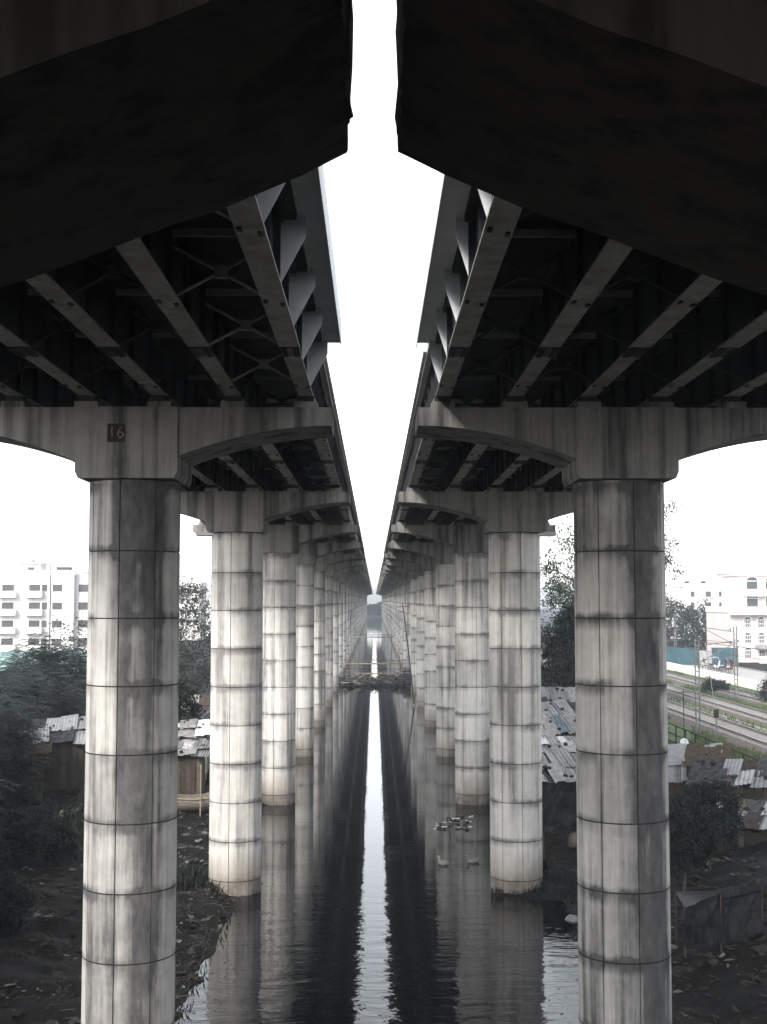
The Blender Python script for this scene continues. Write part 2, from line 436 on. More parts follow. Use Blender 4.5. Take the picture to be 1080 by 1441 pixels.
# painted number on the first tree-side pier
m = MB(); m.box(-.21, .21, -.004, 0, -.22, .22)
num = m.build('number_panel', 'joint_grime', piers[-1, 1], False, (-.24, -1.242, 16.17 + 1))
cu = bpy.data.curves.new('number', 'FONT'); cu.body = '16'; cu.size = .40; cu.align_x = 'CENTER'; cu.align_y = 'CENTER'; cu.extrude = .001
tmp = bpy.data.objects.new('tmp', cu); col.objects.link(tmp); bpy.context.view_layer.update()
me = bpy.data.meshes.new_from_object(tmp.evaluated_get(bpy.context.evaluated_depsgraph_get())); bpy.data.objects.remove(tmp)
me.materials.clear(); me.materials.append(MATS['wall_mud'])
t = link('painted_number', me, num, (0, -.007, 0)); t.rotation_euler = (R(90), 0, 0)
for s in (-1, 1):      # small ledge at the head of the second column, on the outer side
    m = MB(); m.box(*(sorted((s * .8, s * 1.75))), -.5, .5, 0, .16); m.build('ledge', 'parapet_concrete', piers[s, 2], False, (0, 0, BLK - .12 + 1))

# wide rough crossbeam pier over the camera, with its columns
def crossbeam(s):
    y0, y1 = 8.5, 12.6
    p = thing('crossbeam_pier', f'rough wide dark concrete crossbeam overhead on the {SIDE[s]}, its tip nearly meeting its twin', 'pier', (s * PX, 10.55, -1), 0, 'wide dark crossbeams')
    prof = [(.22, 4.50), (.74, 4.26), (1.53, 3.92), (2.09, 3.73), (3.4, 3.22), (4.3, 2.93), (7.8, 2.93), (8.7, 3.25), (10.6, 4.0), (11.8, 4.4), (11.8, 6.17)]
    ny = 46
    m = MB(); k = len(prof) + 4
    # tip face gets three heights so that the broken edge can be uneven
    ring = [(.22, 6.17), (.22, 5.6), (.22, 5.1), (.22, 4.75)] + prof
    vs = []
    for j in range(ny + 1):
        y = y0 + (y1 - y0) * j / ny
        for i, (a, z) in enumerate(ring):
            dx = 0; dz = 0
            if a == .22:
                dx = .05 * nz(y * 1.3 + s * 9, z * .8) + .05 * nz(y * 3.1, z * 3 + s) + .03 * nz(y * 9, z * 6 + s) + .055 * (12.6 - y) / 4.1
                if s < 0: dx += .05 * sm(11.6, 12.6, y)
                dz = .03 * nz(y * 3, 2 + s)
            vs.append((s * (a + dx) - s * PX, y - 10.55, z + dz + CZ + 1))
    K = len(ring); fs = []
    for j in range(ny):
        for i in range(K):
            i2 = (i + 1) % K
            q = (j * K + i, j * K + i2, (j + 1) * K + i2, (j + 1) * K + i); fs.append(q if s < 0 else q[::-1])
    e = tuple(range(K)); f = tuple(ny * K + i for i in range(K))
    fs += [e[::-1] if s < 0 else e, f if s < 0 else f[::-1]]
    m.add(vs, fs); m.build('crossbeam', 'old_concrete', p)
    r = R(-8) if s < 0 else R(8)
    for z0, z1 in zip(LIFTS[:-1], LIFTS[1:]): link('column_lift', lm[r][1.6 if z1 - z0 < 1.65 else 1.7], p, (0, 0, z0 + 1))
for s in (-1, 1): crossbeam(s)

def i_girder(m, x, y0, y1, mi=0, flange=True):
    zb, zt = GB, SLAB
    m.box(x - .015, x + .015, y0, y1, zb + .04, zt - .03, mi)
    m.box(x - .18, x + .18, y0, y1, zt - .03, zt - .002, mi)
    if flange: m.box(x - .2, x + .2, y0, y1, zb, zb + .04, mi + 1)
PARA = [(0, 0), (.0, .12), (.07, .2), (.16, 1.0), (.34, 1.0), (.42, .25), (.48, .0)]
def deck(s, n, y0, y1, g, detail):
    """deck span n between two piers; g is the half gap to the twin viaduct"""
    lab = {0: f'deck span with bracketed edge and crossed braces next to the wide crossbeam, {SIDE[s]}',
           -1: f'deck span over the wide crossbeam and behind it, {SIDE[s]}',
           1: f'girder deck span between the first and second round piers, {SIDE[s]}',
           2: f'girder deck span between the second and third round piers, {SIDE[s]}'}.get(n, f'girder deck span between the {ORD[n]} and {ORD[n + 1]} round piers, {SIDE[s]}' if n < 13 else f'distant hazy girder deck span past the thirteenth round pier on the {SIDE[s]}')
    d = thing('deck_span', lab, 'bridge deck', (s * PX, (y0 + y1) / 2, GB), 0, f'deck spans of the {SIDE[s]} viaduct')
    oy = (y0 + y1) / 2
    L = Matrix.Translation((-s * PX, -oy, -GB))
    def put(name, mb, mats):
        mb.v = [tuple(L @ Vector(v)) for v in mb.v]; return mb.build(name, mats, d)
    out = 2 * PX - g
    m = MB(); m.box(*sorted((s * (g + .44), s * (out - .44))), y0 + .02, y1 - .02, SLAB + .08, SLAB + .28)
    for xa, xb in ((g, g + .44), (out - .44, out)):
        e = MB(); e.box(*sorted((s * xa, s * xb)), y0 + .02, y1 - .02, SLAB + .08, SLAB + .279); put('deck_edge', e, 'bracket_steel' if n == 0 else 'parapet_concrete')  # pale overhang edge: sky glow from the gap put into its colour

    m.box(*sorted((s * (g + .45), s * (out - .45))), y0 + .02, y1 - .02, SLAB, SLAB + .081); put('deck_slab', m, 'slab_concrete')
    for side in (0, 1):
        prof = [((s * (g + a) if side == 0 else s * (out - a)), SLAB + .281 + b) for a, b in PARA]
        m = MB(); m.prism(prof, y0 + .03, y1 - .03); put('parapet', m, 'parapet_concrete')
    for gi, gx in enumerate(GX):
        x = s * PX + gx
        m = MB(); i_girder(m, x, y0 + (.25 if n > -1 else .05), y1 - .25, 0, flange=(not detail))
        if detail:
            yy = y0 + 1.2
            while yy < y1:   # web stiffeners
                m.box(x - .13, x + .13, yy, yy + .016, GB + .04, SLAB - .03); yy += 2.05
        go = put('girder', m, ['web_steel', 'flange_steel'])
        if detail:
            fm = MB(); ysp = 24.9 if n == 0 else (y0 + y1) / 2 + 2
            fm.box(x - .2, x + .2, y0 + .25, ysp - .25, GB, GB + .04); fm.box(x - .18, x + .18, ysp + .25, y1 - .25, GB + .003, GB + .04)
            fo = put('bottom_flange', fm, 'flange_steel'); fo.parent = go
            sp_ = MB(); sp_.box(x - .195, x + .195, ysp - .42, ysp + .42, GB - .024, GB - .001)
            for bx in (-.15, -.09, .09, .15):
                for k in range(8): sp_.box(x + bx - .018, x + bx + .018, ysp - .38 + k * .108, ysp - .344 + k * .108, GB - .05, GB - .024, 1)
            so = put('splice_plate', sp_, ['web_steel', 'bolt_dark']); so.parent = go
            bm_ = MB(); yy = y0 + 3.6
            while yy < y1 - 1:   # clipped bracing seats under the flange
                for e in (-.13, .13): bm_.box(x + e - .035, x + e + .035, yy + e * .8, yy + e * .8 + .16, GB - .03, GB - .001)
                yy += 4.1
            bo = put('bolt_cluster', bm_, 'bolt_dark'); bo.parent = go
    if detail:
        yy = y0 + 3.65
        while yy < y1 - .5:
            for gi in range(5):
                a, b = s * PX + GX[gi] + .03, s * PX + GX[gi + 1] - .03
                m = MB(); r_ = .03; zc = (GB + SLAB) / 2 - .145
                zl, zh = GB + .05, SLAB - .34
                m.tube([(a, yy, zl), (b, yy, zh)], r_, 4); m.tube([(a, yy + .06, zh), (b, yy + .06, zl)], r_, 4)
                m.box((a + b) / 2 - .1, (a + b) / 2 + .1, yy - .03, yy + .09, zc - .1, zc + .1)
                put('cross_brace', m, 'brace_steel' if (n == 0 and s < 0 and gi == 4) else 'brace_dark')
                m = MB(); m.box(a, b, yy + .12, yy + .2, SLAB - .16, SLAB - .04); put('top_strut', m, 'brace_steel')
            yy += 4.1
    if n == 0:   # tapered plate brackets carrying the wide inner edge
        yy = y0 + .9
        while yy < y1 - .3:
            m = MB(); xi = s * PX - s * (PX - 1.65) ; x1 = s * (1.65 - .018); x2 = s * (g + .30)
            pr = [(x1, GB + .045), (x1, SLAB - .001), (x2, SLAB + .078), (x2, SLAB - .28)]
            if s > 0: pr = pr[::-1]
            m.prism(pr, yy, yy + .02)
            put('edge_bracket', m, 'bracket_steel'); yy += 3.3
        m = MB(); m.box(*sorted((s * (g - .02), s * (g + .0))), y0 + .02, y1 - .02, SLAB - .06, SLAB + .6); put('edge_fascia', m, 'bracket_steel')
    return d
for s in (-1, 1):
    deck(s, -1, -40, 13.0, .26, False)
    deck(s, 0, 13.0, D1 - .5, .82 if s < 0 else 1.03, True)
    deck(s, 1, D1 - .5, D1 + SP, 1.34, True)
    deck(s, 2, D1 + SP, D1 + 2 * SP, 1.34, True)
    for n in range(3, NP): deck(s, n, D1 + SP * (n - 1), D1 + SP * n, 1.34, False)
    # drain pipe clipped along the inner edge
    m = MB(); m.tube([(s * 1.295, D1 + 1, SLAB + .2), (s * 1.295, D1 + SP * 6, SLAB + .2)], .045, 8)
    tag(m.build('drain_pipe', 'parapet_concrete'), f'thin pale drain pipe clipped along the inner deck edge, {SIDE[s]}', 'pipe')
# unseen footbridge under the camera, added wide and solid to block light from below
fb = thing('unseen_footbridge', 'plain unseen footbridge added under both viaducts to block light from below', 'bridge', (0, -3, 10.3))
m = MB(); m.box(-34, 34, -7, 4.6, -.45, 0); m.build('bridge_deck', 'old_concrete', fb)
m = MB(); m.box(-34, 34, -7.2, -7.01, -.45, 1.1); m.build('parapet', 'old_concrete', fb)
for x in (-33, -13, 13, 33):
    m = MB(); m.box(x - .6, x + .6, -4, 2, -9, -.451); m.build('support_wall', 'old_concrete', fb)

# ------------------------------------------------------------------ weir, little bamboo bridges, far rubbish
def poles(m, pts_list, r=.04, mi=0):
    for a, b in pts_list:
        a, b = Vector(a), Vector(b); c = (a + b) / 2 + Vector((U(-.05, .05), U(-.05, .05), -.02 * (a - b).length * U(0, 1)))
        m.tube([a, c, b], r * U(.8, 1.2), 5, mi)
for k, (y, z, w, lab) in enumerate(((184.5, .55, 6.6, 'low bamboo footbridge lying along the mud weir across the water'),
                                    (199, 1.2, 7.2, 'raised bamboo footbridge crossing the water just behind the mud weir'),
                                    (212, 1.9, 7.6, 'tall spindly bamboo footbridge farthest behind the mud weir'),
                                    (330, 3.0, 7.4, 'faint thin bamboo crossing far up the channel past the others'))):
    t = thing('bamboo_bridge', lab, 'footbridge', (0, y, 0), 0, 'bamboo bridges over the channel')
    m = MB(); poles(m, [((-w, e, z + U(-.1, .1)), (w - 1, e, z + U(-.15, .15))) for e in (-.3, 0, .3)], .06); m.build('walkway', 'bamboo', t)
    m = MB(); poles(m, [((-w, -.4, z + .6), (w - 1, -.4, z + .5))], .035); m.build('handrail', 'plank', t)
    x = -w
    while x < w - 1:
        m = MB(); poles(m, [((x, -.4, -1), (x + U(-.1, .1), -.4, z + .65)), ((x + .1, .4, -1), (x + U(-.2, .2), .35, z))], .04); m.build('trestle', 'plank', t); x += 1.7
m = MB()
for k in range(1100):
    x = U(-6.8, 6.6); y = U(183, 197) ; z = max(gz(x, y), .0) + U(0, .5)
    if x > 3: z += U(0, 2.2) * sm(3, 6, x)
    a = U(0, 6.28); L = U(.2, 1.1); dv = Vector((math.cos(a), math.sin(a), U(-.3, .5))) * L
    if k % 3: m.sheet(Vector((x, y, z)), Vector((x, y, z)) + dv, Vector((x, y, z)) + dv + Vector((-dv.y, dv.x, U(.1, .4))) * .6, Vector((x, y, z)) + Vector((-dv.y, dv.x, U(.1, .4))) * .6, 1, 1, None, .03, k % 2)
    else: m.tube([(x, y, z), Vector((x, y, z)) + dv * 2], .04, 4)
tag(m.build('weir_rubbish', ['rubble', 'litter']), 'heap of sticks, sheets and rubbish caught along the mud weir', kind='stuff')
# leaning pole by the weir
a, b = atz(583, 990, .3), atd(567, 850, 172)
m = MB(); m.tube([a, (a + b) / 2 + Vector((.05, 0, 0)), b], [.09, .08, .06], 6); m.tube([b + Vector((-.9, 0, -.4)), b + Vector((.9, 0, -.3))], .04, 5)
tag(m.build('leaning_pole', 'black_iron'), 'tall dark pole leaning up from the rubbish beside the railway side piers', 'pole')

# ------------------------------------------------------------------ things in the water
def duck(loc, rz, lab):
    t = thing('duck', lab, 'duck', loc, rz, 'ducks on the water')
    m = MB(); n = 10
    rings = [(-.30, .01, .20), (-.24, .06, .15), (-.12, .12, .10), (.02, .14, .09), (.14, .11, .10), (.20, .07, .15), (.225, .05, .22), (.235, .042, .29), (.25, .045, .345), (.27, .052, .375), (.30, .04, .385), (.325, .012, .38)]
    cen = []
    for x, r, z in rings: cen.append((x, 0, z))
    m.tube(cen, [r for _, r, _ in rings], n); m.build('body', 'duck_white', t, True)
    m = MB(); m.tube([(.315, 0, .378), (.35, 0, .372), (.385, 0, .366)], [.024, .022, .012], 6); m.build('bill', 'duck_bill', t, True)
    for e in (-1, 1):
        m = MB(); m.sheet((-.26, e * .10, .20), (.10, e * .135, .13), (.08, e * .11, .23), (-.24, e * .06, .235), 4, 2, lambda u, v: .015 * math.sin(u * 3.1), .012); m.build('wing', 'duck_white', t)
duck((*atz(624, 1216, 0).xy, -.06), R(140), 'pale duck swimming with its neck up, by the first ripple line')
duck((*atz(666, 1213, 0).xy, -.06), R(190), 'pale duck swimming closer to the second railway side pier')
def lump(m, c, r, seed, mi=0, flat=.7):
    """crumpled sack-like lump"""
    o = len(m.v); N, Kk = 9, 6
    for j in range(Kk + 1):
        th = math.pi * j / Kk
        for k in range(N):
            w = 2 * math.pi * k / N; d = Vector((math.sin(th) * math.cos(w), math.sin(th) * math.sin(w), math.cos(th)))
            q = r * (1 + .35 * nz(d.x * 1.7 + seed, d.y * 1.7, d.z * 1.7) + .15 * nz(d.x * 4 + seed, d.y * 4, d.z * 4))
            m.v.append((c[0] + d.x * q, c[1] + d.y * q, c[2] + d.z * q * flat))
    for j in range(Kk):
        for k in range(N): m.f.append((o + j * N + k, o + j * N + (k + 1) % N, o + (j + 1) * N + (k + 1) % N, o + (j + 1) * N + k)); m.m.append(mi)
for px, py, z, r, sd, lab in ((682, 1127, .15, .32, 1, 'white plastic sack caught at the foot of the third railway side pier'),
                              (806, 1296, .2, .26, 5, 'crumpled pale sack on the mud edge beside the first railway side pier')):
    p = atz(px, py, z); m = MB(); lump(m, (0, 0, r * .25), r, sd, 0, .55 if sd < 9 else .16)
    tag(m.build('plastic_sack', 'plastic_white' if sd == 1 else 'tarp_pale', None, True, (*p.xy, z)), lab, 'sack')
m = MB()
for k in range(420):     # flecks of scum drifting near the shores
    y = 34 + 75 * rnd() ** 1.4; e = abs(random.gauss(0, 1.1)); x = shore_l(y) + .2 + e if rnd() < .6 else shore_r(y) - .2 - e
    s_ = U(.015, .06) * (2 if rnd() < .1 else 1); a = U(0, 6.28); d1, d2 = Vector((math.cos(a), math.sin(a), 0)) * s_, Vector((-math.sin(a), math.cos(a), 0)) * s_ * U(.4, 1)
    if gz(x, y) > -.05: continue
    q = Vector((x, y, .012)); m.sheet(q, q + d1, q + d1 + d2, q + d2, 1, 1, None, .02, 1 if rnd() < .3 else 0)
tag(m.build('floating_scum', ['rubble', 'litter']), 'small flecks of scum floating along the water edges', kind='stuff')
m = MB()
for k in range(70):
    p = atz(U(612, 662), U(1149, 1168), 0); s_ = U(.06, .3); a = U(0, 6.28)
    d1, d2 = Vector((math.cos(a), math.sin(a), U(-.1, .25))) * s_, Vector((-math.sin(a), math.cos(a), U(-.1, .2))) * s_ * U(.3, .8)
    q = Vector((p.x, p.y, .03)); m.sheet(q, q + d1, q + d1 + d2, q + d2, 1, 1, None, .03, 0 if k % 4 else 1)
tag(m.build('floating_rubbish', ['rubble', 'plastic_white']), 'raft of floating rubbish in the water off the third pier', kind='stuff')

# ------------------------------------------------------------------ trees
def leaf_quad(m, p, d, w, mi=0):
    d = Vector(d); sd = d.cross(Vector((rnd() - .5, rnd() - .5, rnd() - .5)))
    if sd.length < 1e-4: return
    sd = sd.normalized() * w; mid = p + d * .5 + sd.cross(d).normalized() * (d.length * .08)
    o = len(m.v); m.v += [tuple(p), tuple(mid + sd), tuple(p + d), tuple(mid - sd)]
    m.f.append((o, o + 1, o + 2, o + 3)); m.m.append(mi)
def rv(s=1.0): return Vector((random.gauss(0, s), random.gauss(0, s), random.gauss(0, s)))
def tree(name, label, loc, H, Rc, clumps, per, leaf, mats=('leaf', 'leaf_dark'), base=.3, lean=(0, 0), frond=False, group=None, tr=None, cat='tree', seed=0, droop=.3):
    random.seed(seed + 100)
    t = thing(name, label, cat, loc, 0, group)
    tr = tr or H * .022
    tm = MB()
    top = Vector((lean[0], lean[1], H * .86)); pts = []
    for i in range(7):
        f = i / 6; pts.append(Vector((lean[0] * f * f, lean[1] * f * f, -.3 + (H * .86 + .3) * f)) + Vector((U(-1, 1), U(-1, 1), 0)) * Rc * .04 * (f > 0))
    tm.tube(pts, [tr * (1.25 - f * 1.1) for f in [i / 6 for i in range(7)]], 8)
    cm = MB()
    for c in range(clumps):
        f = base + (1 - base) * (c + .5) / clumps
        a = c * 2.4 + U(-.5, .5)
        prof = math.sqrt(max(.05, 1 - ((f - (base + (1 - base) * .45)) / (.62 * (1 - base))) ** 2))
        rr = Rc * prof * U(.35, 1.0)
        e = Vector((lean[0] * f * f + math.cos(a) * rr, lean[1] * f * f + math.sin(a) * rr, H * f + U(-.05, .05) * H))
        k = min(5, max(1, int(f * .8 * 6))); st = pts[k].lerp(pts[k + 1], rnd())
        if st.z > e.z - .1 * H * .2: st = pts[max(1, k - 1)]
        mid = st.lerp(e, .5) + Vector((0, 0, .06 * H)) + rv(.04 * Rc)
        tm.tube([st, mid, e], [tr * .42 * (1 - f * .5), tr * .25 * (1 - f * .5), tr * .06], 5, 0, False)
        cr = Rc * U(.20, .36)
        tw = [e]
        for q in range(7):
            e2 = e + rv(cr * .6); tm.tube([mid.lerp(e, .7), e2], [tr * .1, tr * .03], 3, 0, False); tw.append(e2)
        mi0 = 1 if rnd() < .45 else 0
        for q in range(per):
            mi = mi0 if rnd() < .8 else 1 - mi0
            if frond:
                p = random.choice(tw) + rv(cr * .35); a2 = U(0, 6.28); L = leaf * U(.7, 1.3)
                d = Vector((math.cos(a2), math.sin(a2), U(-.2, .35))); side = Vector((-d.y, d.x, 0))
                for w in range(7):
                    g = w / 6; b = p + d * (L * g) - Vector((0, 0, droop * L * g * g))
                    for sg in (-1, 1):
                        tip = b + side * (sg * L * .34 * (1 - .6 * g)) + d * (L * .12) - Vector((0, 0, L * .08))
                        o = len(cm.v); cm.v += [tuple(b), tuple(b + d * L * .11), tuple(tip)]; cm.f.append((o, o + 1, o + 2)); cm.m.append(mi)
            else:
                p = random.choice(tw) + rv(cr * .30)
                d = rv(1); d.z -= droop; d.normalize(); leaf_quad(cm, p, d * leaf * U(.6, 1.4), leaf * U(.18, .34), mi)
    tm.build('trunk', 'bark', t, True); cm.build('crown', list(mats), t)
    return t
def gloc(x, y): return (x, y, gz(x, y))
tree('tall_tree', 'tall ragged tree with drooping foliage behind the shanty roofs beside the railway', gloc(17.6, 108), 16.5, 5.2, 70, 480, .24, ('leaf', 'leaf_light'), base=.10, seed=1, tr=.42, droop=1.2, lean=(4.0, 0))
tree('bank_tree', 'dense dark tree standing in front of the tall ragged tree', gloc(16.2, 101), 9.5, 3.2, 40, 420, .24, ('leaf_dark', 'leaf_dark'), base=.05, seed=2, tr=.3, droop=1.0)
LT = [(-16.8, 37, 8.0, 3.5, 'unseen feathery tree added to shade the bank level with the first tree side pier', True), (-19.5, 29, 8.5, 3.8, 'large unseen feathery tree added for shade beside the footbridge', True), (-15.6, 30, 7.2, 2.6, 'slim unseen feathery tree added for shade between the footbridge and the first tree side pier', True), (-20.5, 44, 7.5, 3.6, 'unseen feathery tree added for shade behind the two long pale poles', True),  # these four stand out of view, added to shade the bank
      (-18.2, 52, 3.9, 2.6, 'low dark feathery tree over the littered bank', True), (-22.5, 58, 4.5, 3.4, 'dark feathery tree behind the low one over the litter', True),
      (-19.5, 64, 4.4, 3.0, 'dark feathery tree behind the torn gabled shanty', True), (-25.5, 70, 4.6, 3.8, 'broad dark feathery tree halfway to the green fence', True),
      (-20.5, 78, 4.6, 3.2, 'feathery tree leaning to the first tree side pier', True), (-27.5, 84, 4.5, 4.0, 'dark feathery tree in front of the white apartment block', True), (-22.2, 90, 6.4, 3.2, 'tallest feathery tree with sprays against the white apartment block', True),
      (-33.5, 96, 4.3, 4.4, 'dark feathery tree under the far corner of the apartment block', True), (-28, 106, 4.2, 4.2, 'dark feathery tree just below the green fence', True),
      (-18.5, 96, 9.6, 3.6, 'rounded dark tree seen between the first two tree side piers', False), (-20, 128, 11.2, 4.4, 'grey green hazy tree behind the rounded dark tree', False), (-13.6, 84, 6.0, 2.2, 'slim dark tree beside the corrugated hut', False)]
for i, (x, y, h, r, lab, fr) in enumerate(LT):
    tree('feathery_tree' if fr else 'bank_tree', lab, gloc(x, y), h, r, 34, 75 if fr else 420, .8 if fr else .24, ('leaf_dark', 'leaf_dark') if fr else ('leaf_dark', 'leaf'), base=.08, frond=fr, seed=10 + i, group='trees on the bank away from the railway', tr=.16)
RT = [(52, 225, 9.0, 5.0, 'hazy round tree behind the teal hoarding'), (58.5, 232, 7.6, 4.2, 'smaller hazy tree joined to the round tree behind the hoarding'), (66, 236, 6.8, 4.6, 'flat topped hazy bush behind the teal hoarding by the pink building')]
for i, (x, y, h, r, lab) in enumerate(RT):
    tree('hazy_tree', lab, (x, y, 3), h, r, 20, 130, .55, ('leaf', 'leaf_dark'), base=.1, seed=40 + i, group='trees behind the hoarding')
SH = [(11.6, 48.5, 2.9, 1.3, 'dark leafy shrub on thin stems beside the first railway side pier', .2), (13.1, 50.5, 3.2, 1.4, 'taller dark shrub on thin stems below the pale patched roof', .2), (21.9, 66, 3.2, 1.5, 'dark bush crowding the iron railing', .1),
      (35.6, 113, 2.2, 2.4, 'low dark bush at the foot of the picket fence', .05), (37.0, 107, 2.0, 2.2, 'low dark bush next along the picket fence', .05), (-15.8, 50, 2.2, 1.6, 'low dark scrub in front of the frayed thatch shanty', .05), (-13.9, 54, 2.0, 1.5, 'low dark scrub between the torn gabled shanty and the fanned sticks', .05), (-16.6, 45.5, 2.0, 1.7, 'dark scrub on the bank above the two long pale poles', .05), (-12.6, 61, 2.2, 1.4, 'dark scrub beside the dark boarded lean-to', .05), (-12.6, 43.5, 1.2, 1.1, 'low weedy clump by the two long pale poles', .05),
      (34.0, 128, 1.1, 1.4, 'small round bush on the grass by the far track', .05)]
for i, (x, y, h, r, lab, bs) in enumerate(SH):
    tree('shrub', lab, gloc(x, y), h, r, 26, 420, .13, ('leaf_dark', 'leaf_dark') if x != 34.0 else ('leaf', 'leaf_dark'), base=bs + .25 if i < 2 else bs, seed=60 + i, tr=.05, cat='shrub', group='shrubs by the railway' if x > 0 else 'scrub on the tree side bank')
random.seed(21)
m = MB()
for k in range(20000):
    x = U(-80, 80); y = 905 + U(-6, 25); h = 8 + 3 * nz(x * .06, 1) + 2.5 * nz(x * .25, 7)
    leaf_quad(m, Vector((x, y, U(0, 1) ** .8 * h + 1)), rv(1).normalized() * U(1.2, 2.6), U(.5, .9), k % 2)
tag(m.build('far_wood', ['leaf', 'leaf_dark']), 'faint far wood closing the view at the end of the channel', kind='stuff')

# ------------------------------------------------------------------ shanties
def corr(k=9, a=.02): return lambda u, v: a * math.sin(u * k * 6.283)
def rumple(seed, a=.07): return lambda u, v: a * nz(u * 4 + seed, v * 4) + a * .5 * nz(u * 11 + seed, v * 11)
def shack(label, loc, w, d, h, rz, roofs=('tin',), rise=.7, walls='plank', nsheet=4, over=.35, tarp=False, name='shanty', gap=False, stilts=0):
    t = thing(name, label, 'shack', loc, rz, 'shanties on the banks')
    for x in (-w / 2, w / 2):
        for y in (-d / 2, d / 2):
            m = MB(); m.tube([(x, y, -.4 - stilts), (x + U(-.04, .04), y, h + (rise if y > 0 else 0) - .05)], .05, 6); m.build('post', 'plank', t)
    nb = max(5, int(w / .28))
    for i in range(nb):      # front boards
        x0 = -w / 2 + w * i / nb; x1 = x0 + w / nb * U(.86, .99)
        if gap and .55 < (i + .5) / nb < .8: continue
        m = MB(); m.box(x0, x1, -d / 2 - .03 - U(0, .02), -d / 2, U(-.1, .1), h - U(.0, .2)); m.build('board', walls, t)
    for sx in (-1, 1):
        nb2 = max(4, int(d / .35))
        for i in range(nb2):
            y0 = -d / 2 + d * i / nb2; y1 = y0 + d / nb2 * U(.88, .99); f = (i + .5) / nb2
            m = MB(); m.box(*sorted((sx * w / 2, sx * (w / 2 + .03))), y0, y1, U(-.1, .1), h + rise * f - .08); m.build('board', walls, t)
    m = MB(); m.box(-w / 2, w / 2, d / 2, d / 2 + .03, 0, h + rise - .08); m.build('back_wall', walls, t)
    W = w + 2 * over
    for r_ in range(2):
        for i in range(nsheet):
            x0 = -W / 2 + W * i / nsheet - U(0, .12); x1 = x0 + W / nsheet + U(.05, .3)
            y0 = (-d / 2 - over if r_ == 0 else -.2) + U(-.2, .15); y1 = (.15 if r_ == 0 else d / 2 + over) + U(-.1, .2)
            f = lambda y: h + rise * (y + d / 2) / d + .04 + .035 * r_ + .012 * (i % 3)
            z0, z1 = f(y0) + U(0, .05), f(y1) + U(0, .05); tw = U(-.12, .16)
            m = MB(); mt = random.choice(roofs)
            m.sheet((x0, y0, z0), (x1, y0 + U(-.1, .1), z0 + tw), (x1, y1, z1 + tw), (x0, y1 + U(-.1, .1), z1), 14 if mt == 'tin' else 8, 6, corr(max(3, int((x1 - x0) / .16)), .025) if mt == 'tin' else rumple(rnd() * 50), .012)
            m.build('roof_sheet', mt, t)
    for k in range(nsheet):      # weights on the roof
        m = MB(); y = U(-d / 2, d / 2); lump(m, (U(-w / 2, w / 2), y, h + rise * (y + d / 2) / d + .16), U(.07, .14), rnd() * 40); m.build('roof_stone', 'rubble', t)
    if tarp:
        m = MB(); m.sheet((-w / 2 - .1, -d / 2 - .12, .1), (w / 2, -d / 2 - .2, .15), (w / 2, -d / 2 - .1, h), (-w / 2 - .1, -d / 2 - .1, h), 14, 9, rumple(rnd() * 50, .16), .012); m.build('hanging_tarp', tarp, t)
    return t
def shk(label, px, py, z, w, d, h, rz, **k):      # (px, py) is the middle of the roof's front edge, standing z + h above the water
    p = atz(px, py, z + h); return shack(label, (p.x, p.y + d / 2, z), w, d, h, rz, **k)
# railway side
shk('shanty with pale patched flapping roof sheets beside the first railway side pier', 972, 1098, 1.7, 3.0, 3.2, 2.0, R(-14), roofs=('tarp_pale', 'tin', 'tarp_pale'), rise=1.0, nsheet=4)
shk('brown thatched hut behind the pale patched roof, below the railing', 1002, 1078, 2.3, 1.7, 1.6, 2.1, R(-20), roofs=('thatch', 'thatch'), rise=.6, walls='thatch', nsheet=3, over=.12, name='thatched_hut')
shk('low shanty with dull rusty sheet roof below the bamboo stack', 1062, 1165, 1.5, 4.0, 3.0, 1.5, R(-25), roofs=('tarp_dark', 'tin', 'plank'), rise=.5, nsheet=6)
shk('dark shanty with dull roof beside the dark shrubs and satellite dishes', 1050, 1105, 2.2, 3.6, 2.2, 1.8, R(-22), roofs=('tarp_dark', 'plank', 'tin'), rise=.6, nsheet=6)
shk('shanty on stilts with dark sheeting roof and hanging tarp at the water edge', 789, 1098, 1.2, 1.9, 3.2, 2.5, R(5), roofs=('tarp_pale', 'tarp_dark', 'tin', 'tarp_pale'), rise=.7, nsheet=6, tarp='tarp_dark', stilts=2, gap=True)
shk('shanty with a bright white sheet roof behind the stilted one', 792, 1058, 1.9, 3.2, 2.6, 2.3, R(3), roofs=('plastic_white', 'tarp_pale', 'tin'), rise=.35, nsheet=6)
shk('shanty under patches of blue grey tarpaulin and tin at the foot of the tall tree', 792, 1030, 2.2, 4.0, 4.0, 2.2, R(8), roofs=('tarp_blue', 'tarp_pale', 'tin', 'tarp_dark'), rise=1.2, nsheet=8)
shk('farthest shanty with faded grey roof beneath the tall tree', 778, 1000, 2.6, 5.0, 4.5, 2.0, R(-4), roofs=('tarp_pale', 'tin', 'tarp_dark'), rise=1.1, nsheet=9)
